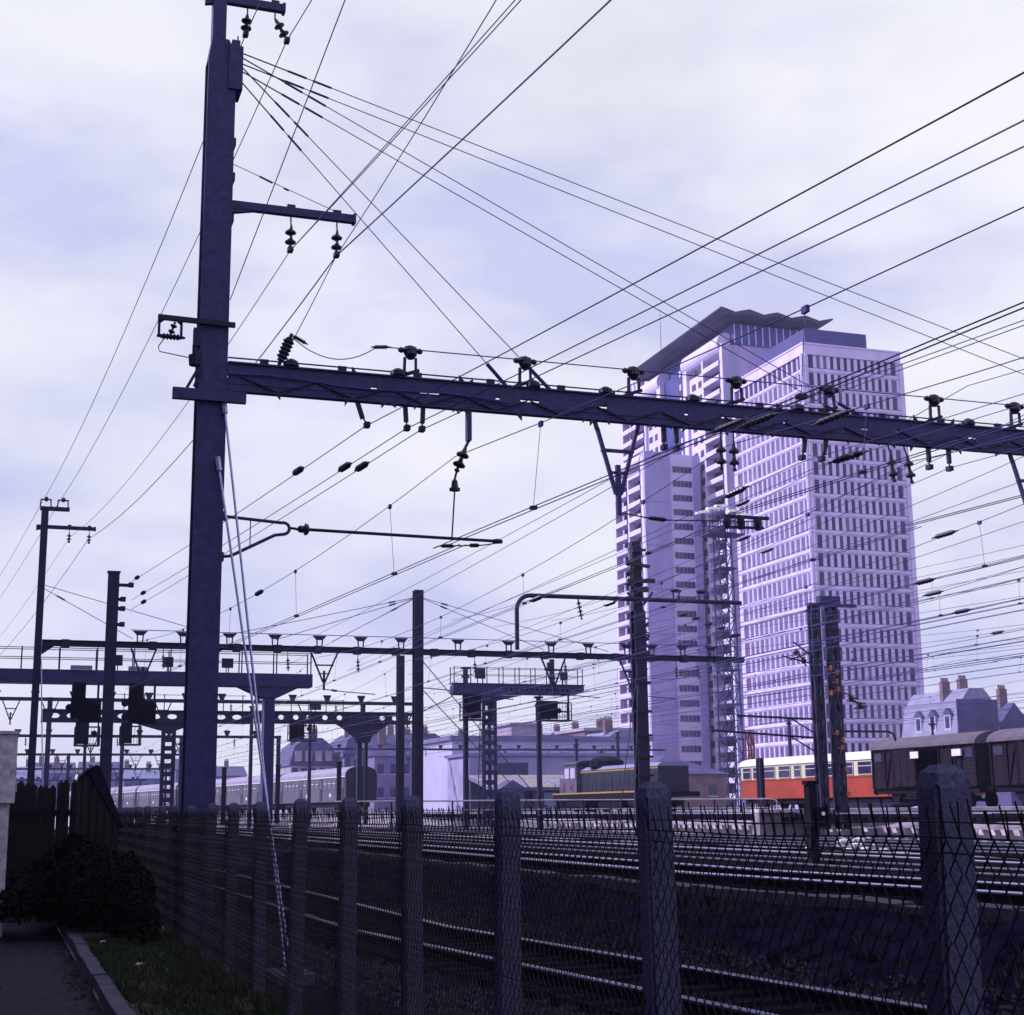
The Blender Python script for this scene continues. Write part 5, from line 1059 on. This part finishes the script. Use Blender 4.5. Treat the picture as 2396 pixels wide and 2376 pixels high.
yz('blue_recess', 248.2, 258.6, .5, RZ, 'bluepanel', RX + 1.0, .65); yz('recess_slot', 252.2, 253.6, .5, RZ - 1, 'slate', RX + .98, .1)
lg = MB().box((-.03, 0, 0), (0, .7, 1.2)).data('window', M['whitepaint'])
for fl in range(NFL): inst('window', lg, RT, (RX + .97, 251.0, 3.4 + FLH * fl))
# rounded white caps over the balcony bays
for y0, y1 in ((232.6, 248.1), (259.0, 277.6)):
    MB().tube([(RX + 1.6, y0, RZ + .3), (RX + 1.6, y1, RZ + .3)], 2.1, 24).build('rounded_cap', 'whitepaint', RT)
# front face
MB().box((RX - .02, RY - .02, .5), (139.5, RY + .018, RZ - .2)).build('front_wall', 'precast2', RT)
MB().box((RX + 2.3, RY - .3, RZ), (139, 269, 88.4)).build('attic', 'bluepanel', RT)
for i in range(12): MB().box((RX + 2.4 + 1.45 * i, RY - .42, RZ), (RX + 2.6 + 1.45 * i, RY - .301, 88.4)).build('attic_mullion', 'whitepaint', RT)
MB().box((RX + 7.6, RY - .12, 77.6), (RX + 8.5, RY - .021, 78.5)).build('vent', 'black', RT)
# folded roof slab, wavy along the front edge
q = MB(); nx = 25; prof = []
for i in range(nx):
    x = RX - 1.6 + (142.5 - RX + 1.6) * i / (nx - 1); ph = (i % 6) / 6; prof.append((x, 89.0 + .75 * abs(2 * ph - 1) ** .9 + .0))
for yy in (RY - 3.4, 271.0):
    q.v += [(x, yy, z + (.6 if yy < 250 else 0)) for x, z in prof] + [(x, yy, (min(z - .7, 88.5 + .03 * i) + (.6 if yy < 250 else 0)) if 0 < i < nx - 1 else z + (.3 if yy < 250 else -.2)) for i, (x, z) in enumerate(prof)]
n = nx
for i in range(n - 1):
    a0, b0 = i, i + 1
    q.f += [(a0, b0, b0 + 2 * n, a0 + 2 * n), (a0 + n, a0 + 3 * n, b0 + 3 * n, b0 + n), (a0, a0 + n, b0 + n, b0), (a0 + 2 * n, b0 + 2 * n, b0 + 3 * n, a0 + 3 * n)]
q.f += [(0, 2 * n, 3 * n, n), (n - 1, 2 * n - 1, 4 * n - 1, 3 * n - 1)]
q.build('roof', 'roofdark', RT)
MB().box((124, 250, 89.8), (132, 262, 91.6)).build('lift_house', 'roofdark', RT)
for yy in (271.5, 273.5, 275.8): MB().box((122, yy, 84.6), (123.5, yy + 1.2, 88.9)).build('roof_vent', 'whitepaint', RT)
MB().tube([(125, 266, 89), (125, 266, 103)], [.09, .03], 6).build('aerial', 'fardark', RT)
# lower wing in front
LW = thing('apartment_wing', 'lower lavender apartment block with a blank wall and one column of windows', 'building', (115, 248, GZ))
WX, WY, WZ = 109.2, 241.4, 65.6
MB().box((WX + 1.9, WY + .01, .5), (120.6, 256, WZ)).build('core', 'precast2', LW)
MB().box((WX, WY - .25, .5), (114.4, WY + 1.2, WZ + .15)).build('blank_wall', 'precast2', LW)
for z in [8 + 8.05 * i for i in range(8)]: MB().box((WX + .01, WY - .26, z), (114.39, WY - .252, z + .06)).build('joint', 'pent', LW)
q = MB().box((WX - .02, WY + .4, .5), (WX + 1.39, WY + 1.6, WZ - .4)); q.build('pier', 'whitepaint', LW)
MB().box((114.402, WY, .5), (119.0, WY + .3, WZ)).build('window_wall', 'whitepaint', LW)
MB().box((119.002, WY + .5, .5), (120.6, WY + .6, WZ)).build('recess_wall', 'precast2', LW)
wl = MB().box((0, -.04, 0), (3.9, .1, 1.15)).data('window', M['glass']); ws = MB().box((0, -.04, 0), (1.0, .1, 1.1)).data('window', M['glass']); fr = MB()
for i in range(5): fr.box((.78 * i, -.06, 0), (.78 * i + .06, -.041, 1.15))
fr = fr.data('window_frame', M['precast2'])
for fl in range(23):
    z = 3.2 + 2.68 * fl; o = inst('window', wl, LW, (114.9, WY, z)); inst('window_frame', fr, o, (114.9, WY, z)); inst('window', ws, LW, (119.3, WY + .5, z))
bm2, lm2 = balcony_mesh(5.6, .45), loggia(5.6)
for fl in range(23):
    z = 2.6 + 2.68 * fl
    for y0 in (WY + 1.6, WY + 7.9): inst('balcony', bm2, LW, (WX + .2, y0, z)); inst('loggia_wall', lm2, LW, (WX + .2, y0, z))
for y0 in (WY + 7.25, WY + 13.55): MB().box((WX + .0, y0, .5), (WX + 1.39, y0 + .6, WZ - .6)).build('pier', 'whitepaint', LW)
MB().tube([(WX + 1.0, WY + 1.7, WZ - .9), (WX + 1.0, WY + 14.2, WZ - .9)], 1.2, 16).build('rounded_cap', 'whitepaint', LW)
# ---- low buildings round the yard
def block(name, label, x0, x1, y0, y1, z1, wallm, roof, rows, cols, group=None, ww=1.0, wh=1.5, z0=1.5, chim=0, colsL=0, cat='building', first=1.2):
    t = thing(name, label, cat, ((x0 + x1) / 2, (y0 + y1) / 2, z0), group)
    MB().box((x0, y0, z0 - .5), (x1, y1, z1)).build('wall', wallm, t)
    kind, rm, rz = roof; q = MB(); e = .3
    if kind == 'flat': q.box((x0 - e, y0 - e, z1 + .002), (x1 + e, y1 + e, z1 + rz))
    elif kind == 'mansard':
        i = min(1.6, (x1 - x0) * .2); q.poly([(x0 - e, y0 - e, z1 + .002), (x1 + e, y0 - e, z1 + .002), (x1 - i * .4, y0 - e, z1 + rz * .7), (x1 - i * 1.6, y0 - e, z1 + rz), (x0 + i * 1.6, y0 - e, z1 + rz), (x0 + i * .4, y0 - e, z1 + rz * .7)], (0, y1 - y0 + 2 * e, 0))
    elif kind == 'gableY': q.poly([(x0 - e, y0 - e, z1 + .002), (x1 + e, y0 - e, z1 + .002), ((x0 + x1) / 2, y0 - e, z1 + rz)], (0, y1 - y0 + 2 * e, 0))
    elif kind == 'gableX': q.poly([(x0 - e, y0 - e, z1 + .002), (x0 - e, y1 + e, z1 + .002), (x0 - e, (y0 + y1) / 2, z1 + rz)], (x1 - x0 + 2 * e, 0, 0))
    elif kind == 'hip':
        xm, ym = (x0 + x1) / 2, (y0 + y1) / 2; h = min(x1 - x0, y1 - y0) / 2; n = len(q.v); long_x = (x1 - x0) > (y1 - y0)
        a, b = ((x0 + h, ym, z1 + rz), (x1 - h, ym, z1 + rz)) if long_x else ((xm, y0 + h, z1 + rz), (xm, y1 - h, z1 + rz))
        q.v += [(x0 - e, y0 - e, z1 + .002), (x1 + e, y0 - e, z1 + .002), (x1 + e, y1 + e, z1 + .002), (x0 - e, y1 + e, z1 + .002), a, b]
        q.f += [(n, n + 3, n + 2, n + 1)] + ([(n, n + 1, n + 5, n + 4), (n + 1, n + 2, n + 5), (n + 2, n + 3, n + 4, n + 5), (n + 3, n, n + 4)] if long_x else [(n, n + 1, n + 4), (n + 1, n + 2, n + 5, n + 4), (n + 2, n + 3, n + 5), (n + 3, n, n + 4, n + 5)])
    rf = q.build('roof', rm, t)
    rr = random.Random(int(x0 * 7 + y0))
    for c in range(chim):
        cx = x0 + (x1 - x0) * (.12 + .76 * (c + rr.random() * .5) / max(1, chim)); cy = y0 + (y1 - y0) * rr.uniform(.2, .6); h = rr.uniform(1.0, 1.8); zt = z1 + rz + h
        k = MB().box((cx - .55, cy - .3, z1), (cx + .55, cy + .3, zt)).build('chimney', 'brick', t)
        pm_ = MB()
        for u in range(4): pm_.tube([(cx - .4 + .27 * u, cy, zt), (cx - .4 + .27 * u, cy, zt + .45)], .1, 6)
        pm_.build('chimney_pots', 'brick', k)
    if rows and cols:
        me = MB().box((-ww / 2, -.05, 0), (ww / 2, .08, wh)).data('window', M['glass']); sl = MB().box((-ww / 2 - .12, -.12, -.12), (ww / 2 + .12, -.051, 0)).data('sill', M['whitewall'])
        st = (z1 - z0 - first) / rows
        for r_ in range(rows):
            for c in range(cols):
                p_ = (x0 + (x1 - x0) * (c + .5) / cols, y0, z0 + first + st * r_ + (st - wh) * .4); o = inst('window', me, t, p_); inst('sill', sl, o, p_)
        if colsL:
            me2 = MB().box((-.05, -ww / 2, 0), (.08, ww / 2, wh)).data('window', M['glass'])
            for r_ in range(rows):
                for c in range(colsL): inst('window', me2, t, (x0, y0 + (y1 - y0) * (c + .5) / colsL, z0 + first + st * r_ + (st - wh) * .4))
    return t, rf
GCITY = 'old city buildings behind the yard'
t, rf = block('street_house', 'cream street house with a slate mansard, left of the funnel-shaped gantry column', 46.8, 54.5, 250, 262, 9.2, 'haussA', ('mansard', 'slate', 4.6), 3, 5, GCITY, .9, 1.5, chim=2)
dm = MB().box((-.55, -.5, 0), (.55, .4, 1.7)).data('dormer', M['haussA'])
for i in range(4): inst('dormer', dm, t, (48 + 1.7 * i, 249.7, 9.9))
block('street_house', 'taller grey house with many chimneys beside the cream street house', 55.0, 63.5, 246, 260, 10.5, 'haussB', ('mansard', 'slate', 4.2), 4, 6, GCITY, .9, 1.5, chim=4)
block('street_house', 'lavender house row behind the funnel-shaped gantry column', 64, 75, 252, 266, 11.0, 'haussB', ('mansard', 'slate', 3.8), 4, 7, GCITY, .9, 1.5, chim=4)
block('street_house', 'low slate-roofed house at the left end of the whitewashed wall', 50.2, 57.5, 205, 216, 9.2, 'haussB', ('gableX', 'slate', 3.2), 2, 4, GCITY, .9, 1.4, chim=2)
block('street_house', 'pinkish house with chimneys seen over the middle of the whitewashed wall', 80, 93, 260, 272, 11.5, 'haussA', ('mansard', 'zinc', 3.2), 3, 8, GCITY, .9, 1.4, chim=4)
block('street_house', 'grey roofed house seen over the right of the whitewashed wall', 94, 101, 255, 268, 12.5, 'haussB', ('mansard', 'zinc', 3.0), 3, 5, GCITY, .9, 1.4, chim=2)
block('street_house', 'brown brick house with a tall stack just left of the apartment wing', 90.0, 98.5, 225, 238, 14.0, 'brick', ('flat', 'haussA', .5), 3, 5, GCITY, .9, 1.4, chim=3)
block('street_house', 'small square pinkish block over the shed roofs', 74, 78.5, 215, 225, 14.2, 'haussA', ('flat', 'haussA', .4), 2, 2, GCITY, .9, 1.3)
block('street_house', 'flat pale block beside the small square one over the shed roofs', 79, 86.5, 222, 233, 12.6, 'haussA', ('flat', 'haussB', .5), 2, 4, GCITY, .9, 1.3)
hg, rf = block('warehouse', 'long low warehouse with a whitewashed windowless wall', 50.6, 76.0, 168.5, 186, 9.7, 'whitewall', ('flat', 'haussB', .55), 0, 0, None, cat='warehouse')
q = MB()
for i, x in enumerate((54, 56.5, 57.2, 60.2, 62.4, 59, 66, 70)):
    z = 3.5 + (i * 37 % 5) * .75; MB().box((x, 168.44, z), (x + .14, 168.498, z + 1.4 + .3 * (i % 3))).build('wall_slit', 'slate', hg)
fs = thing('corrugated_shed', 'long corrugated shed with a light striped roof, behind the gantry column', 'shed', (50, 142, GZ))
MB().poly([(45.5, 139, 3.7), (45.5, 146, 5.0), (45.5, 146, 1.2), (45.5, 145.8, 1.2), (45.5, 145.8, 4.7), (45.5, 139, 3.5)], (13, 0, 0)).build('roof_frame', 'haussB', fs)
sh = MB().poly([(0, -.2, 3.72), (0, 7.1, 5.05), (0, 7.1, 5.15), (0, -.2, 3.82)], (.62, 0, 0)).data('roof_sheet', M['corrug']); sh2 = sh.copy(); sh2.materials.clear(); sh2.materials.append(M['rooflight'])
for i in range(20): inst('roof_sheet', sh2 if i % 5 in (1,) else sh, fs, (45.5 + .65 * i, 139, .012 * (i % 3)))
for i in range(8): MB().box((45.6 + 1.8 * i, 139.1, 1), (45.8 + 1.8 * i, 139.3, 3.6)).build('shed_post', 'fardark', fs)
MB().box((45.6, 145.5, 1), (58.4, 145.79, 4.5)).build('rear_wall', 'slate', fs)
cb = thing('shipping_crate', 'pale crate standing under the corrugated shed roof', 'crate', (51.4, 140.6, 1.5)); MB().box((50.8, 139.6, 1.5), (52.6, 141.2, 3.2)).build('case', 'zinc', cb); MB().box((50.75, 139.55, 3.202), (52.65, 141.25, 3.3)).build('lid', 'zinc', cb)
pb = thing('wall_hoarding', 'dark blue hoarding panel in front of the grey shed wall', 'hoarding', (51.7, 150, 4)); MB().box((50.0, 150, 5.0), (53.4, 150.1, 6.5)).build('board', 'bluesheet', pb); q = MB()
for z in (4.93, 6.5): q.box((49.9, 149.95, z), (53.5, 150.12, z + .08))
for x in (49.9, 53.4): q.box((x, 149.95, 1.2), (x + .1, 150.12, 6.58))
q.build('frame', 'zinc', pb)
block('shed', 'wide shed behind the dark blue hoarding, its lavender standing for wall shadow', 47.5, 68, 152, 160, 7.3, 'shedwall', ('flat', 'zinc', .3), 0, 0, None, cat='shed')
block('house', 'blue roofed gabled house behind the dark locomotive', 66, 71.5, 170, 180, 8.0, 'zinc', ('gableY', 'slate', 2.4), 1, 3, None, .8, 1.2, cat='house')
block('house', 'pale mansard house with blue roof left of the apartment wing foot', 73.0, 79.0, 176, 186, 8.6, 'haussA', ('mansard', 'zinc', 2.8), 2, 4, None, .9, 1.3, chim=1, cat='house')
block('brick_hut', 'mauve brick hut with a low hipped roof between the locomotive and the floodlight tower', 57.4, 66.0, 129, 139, 4.8, 'brick', ('hip', 'slate', 1.9), 1, 3, None, .8, 1.0, cat='hut', first=.6)
ht = thing('hut', 'tiny blue gabled hut at the foot of the whitewashed wall', 'hut', (43.6, 128, 1.5)); MB().box((43.0, 128, 1.2), (45.2, 130, 3.5)).build('wall', 'bluesheet', ht); MB().poly([(42.8, 127.8, 3.502), (45.4, 127.8, 3.502), (44.1, 127.8, 4.3)], (0, 2.4, 0)).build('roof', 'slate', ht)
for lab, x, y, z1 in (('orange lattice signal frame at the foot of the apartment wing', 62.2, 112, 5.4), ('red lattice post near the left end of the railcar', 57.5, 108, 7.8)):
    t = thing('lattice_post', lab, 'post', (x, y, 1.6)); laced(MB(), x, y, 1.2 if z1 < 6 else .5, .5, 1.3, z1, 4, .1).build('lattice', 'lampred', t); MB().box((x - .8, y - .4, 1.2), (x + .8, y + .4, 1.5)).build('footing', 'concrete', t)
mh, rf = block('mansard_house', 'pale grey mansard house with dormers and chimneys at the right of the white tower', 104.2, 109.6, 145.4, 156, 9.6, 'haussA', ('mansard', 'rooflight', 5.3), 2, 2, None, 1.0, 1.5, chim=2, cat='house', colsL=4)
for i in range(3):
    y = 147.0 + 2.9 * i; d_ = MB().box((104.0, y - .6, 10.1), (105.9, y + .6, 12.0)).build('dormer', 'whitewall', mh); MB().box((103.94, y - .35, 10.4), (103.999, y + .35, 11.7)).build('window', 'glass', d_); MB().poly([(103.9, y - .8, 12.002), (103.9, y + .8, 12.002), (103.9, y, 12.7)], (2.2, 0, 0)).build('dormer_roof', 'slate', d_)
MB().box((104.0, 145.02, 9.602), (109.6, 145.09, 13.6)).build('gable_wall', 'slate', mh)
block('house', 'dark gabled house with white windows right of the mansard house', 111.0, 117, 148, 156, 9.6, 'slate', ('gableY', 'slate', 3.9), 2, 3, None, .9, 1.4, chim=1, cat='house')
block('house', 'low house with a dark tiled roof near the right edge', 118.5, 128, 148, 156, 9.3, 'brick', ('gableX', 'slate', 3.2), 1, 4, None, .9, 1.3, chim=1, cat='house')
block('shed', 'long pale roofed shed behind the goods wagons at the right edge', 93, 118, 122, 128, 7.2, 'slate', ('gableX', 'rooflight', 1.6), 1, 6, None, .9, 1.2, cat='shed')
for i, (x0, x1, y, z1, rm) in enumerate(((18, 27, 345, 10.5, 'slate'), (28.5, 37, 360, 9.5, 'zinc'), (38, 47, 340, 11, 'slate'), (8, 17, 350, 10.5, 'slate'), (2, 9, 330, 9.0, 'zinc'), (48, 60, 380, 10.5, 'slate'), (-2, 3.5, 290, 8.5, 'slate'))):
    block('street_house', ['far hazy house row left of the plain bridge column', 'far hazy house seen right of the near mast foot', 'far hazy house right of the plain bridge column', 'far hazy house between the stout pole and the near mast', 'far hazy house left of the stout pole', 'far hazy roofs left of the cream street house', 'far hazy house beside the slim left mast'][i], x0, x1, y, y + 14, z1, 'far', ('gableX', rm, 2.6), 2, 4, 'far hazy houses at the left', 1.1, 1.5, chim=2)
hl = MB()
for k_, (cx, cy, rx_, h) in enumerate(((60, 560, 60, 9), (110, 640, 70, 9), (-20, 620, 60, 10), (200, 700, 110, 14))):
    n_ = len(hl.v); 
    for j in range(25): a_ = math.pi * j / 24; hl.v += [(cx + rx_ * math.cos(a_), cy, 1.4 + h * math.sin(a_) ** .7), (cx + rx_ * 1.15 * math.cos(a_), cy - 60, 1.3), (cx + rx_ * 1.1 * math.cos(a_), cy + 80, 1.3)]
    for j in range(24):
        a_ = n_ + 3 * j; hl.f += [(a_, a_ + 3, a_ + 4, a_ + 1), (a_ + 3, a_, a_ + 2, a_ + 5)]
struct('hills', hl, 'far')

# ------------------------------------------------------------------ air: thin violet city haze round the whole scene
hm = bpy.data.materials.new('city_haze'); hm.use_nodes = True; ht_ = hm.node_tree; ht_.nodes.clear()
ho = ht_.nodes.new('ShaderNodeOutputMaterial'); hv = ht_.nodes.new('ShaderNodeVolumePrincipled'); hv.inputs['Color'].default_value = (0.55, 0.55, 1.0, 1); hv.inputs['Density'].default_value = 0.00032; hv.inputs['Anisotropy'].default_value = 0.2
ht_.links.new(hv.outputs[0], ho.inputs['Volume'])
hz = MB().box((-400, -240, -1.6), (560, 940, 112)).build('haze', hm); hz['kind'] = 'stuff'; hz['label'] = 'thin violet haze in the city air'; hz['category'] = 'haze'
S.cycles.volume_bounces = 0
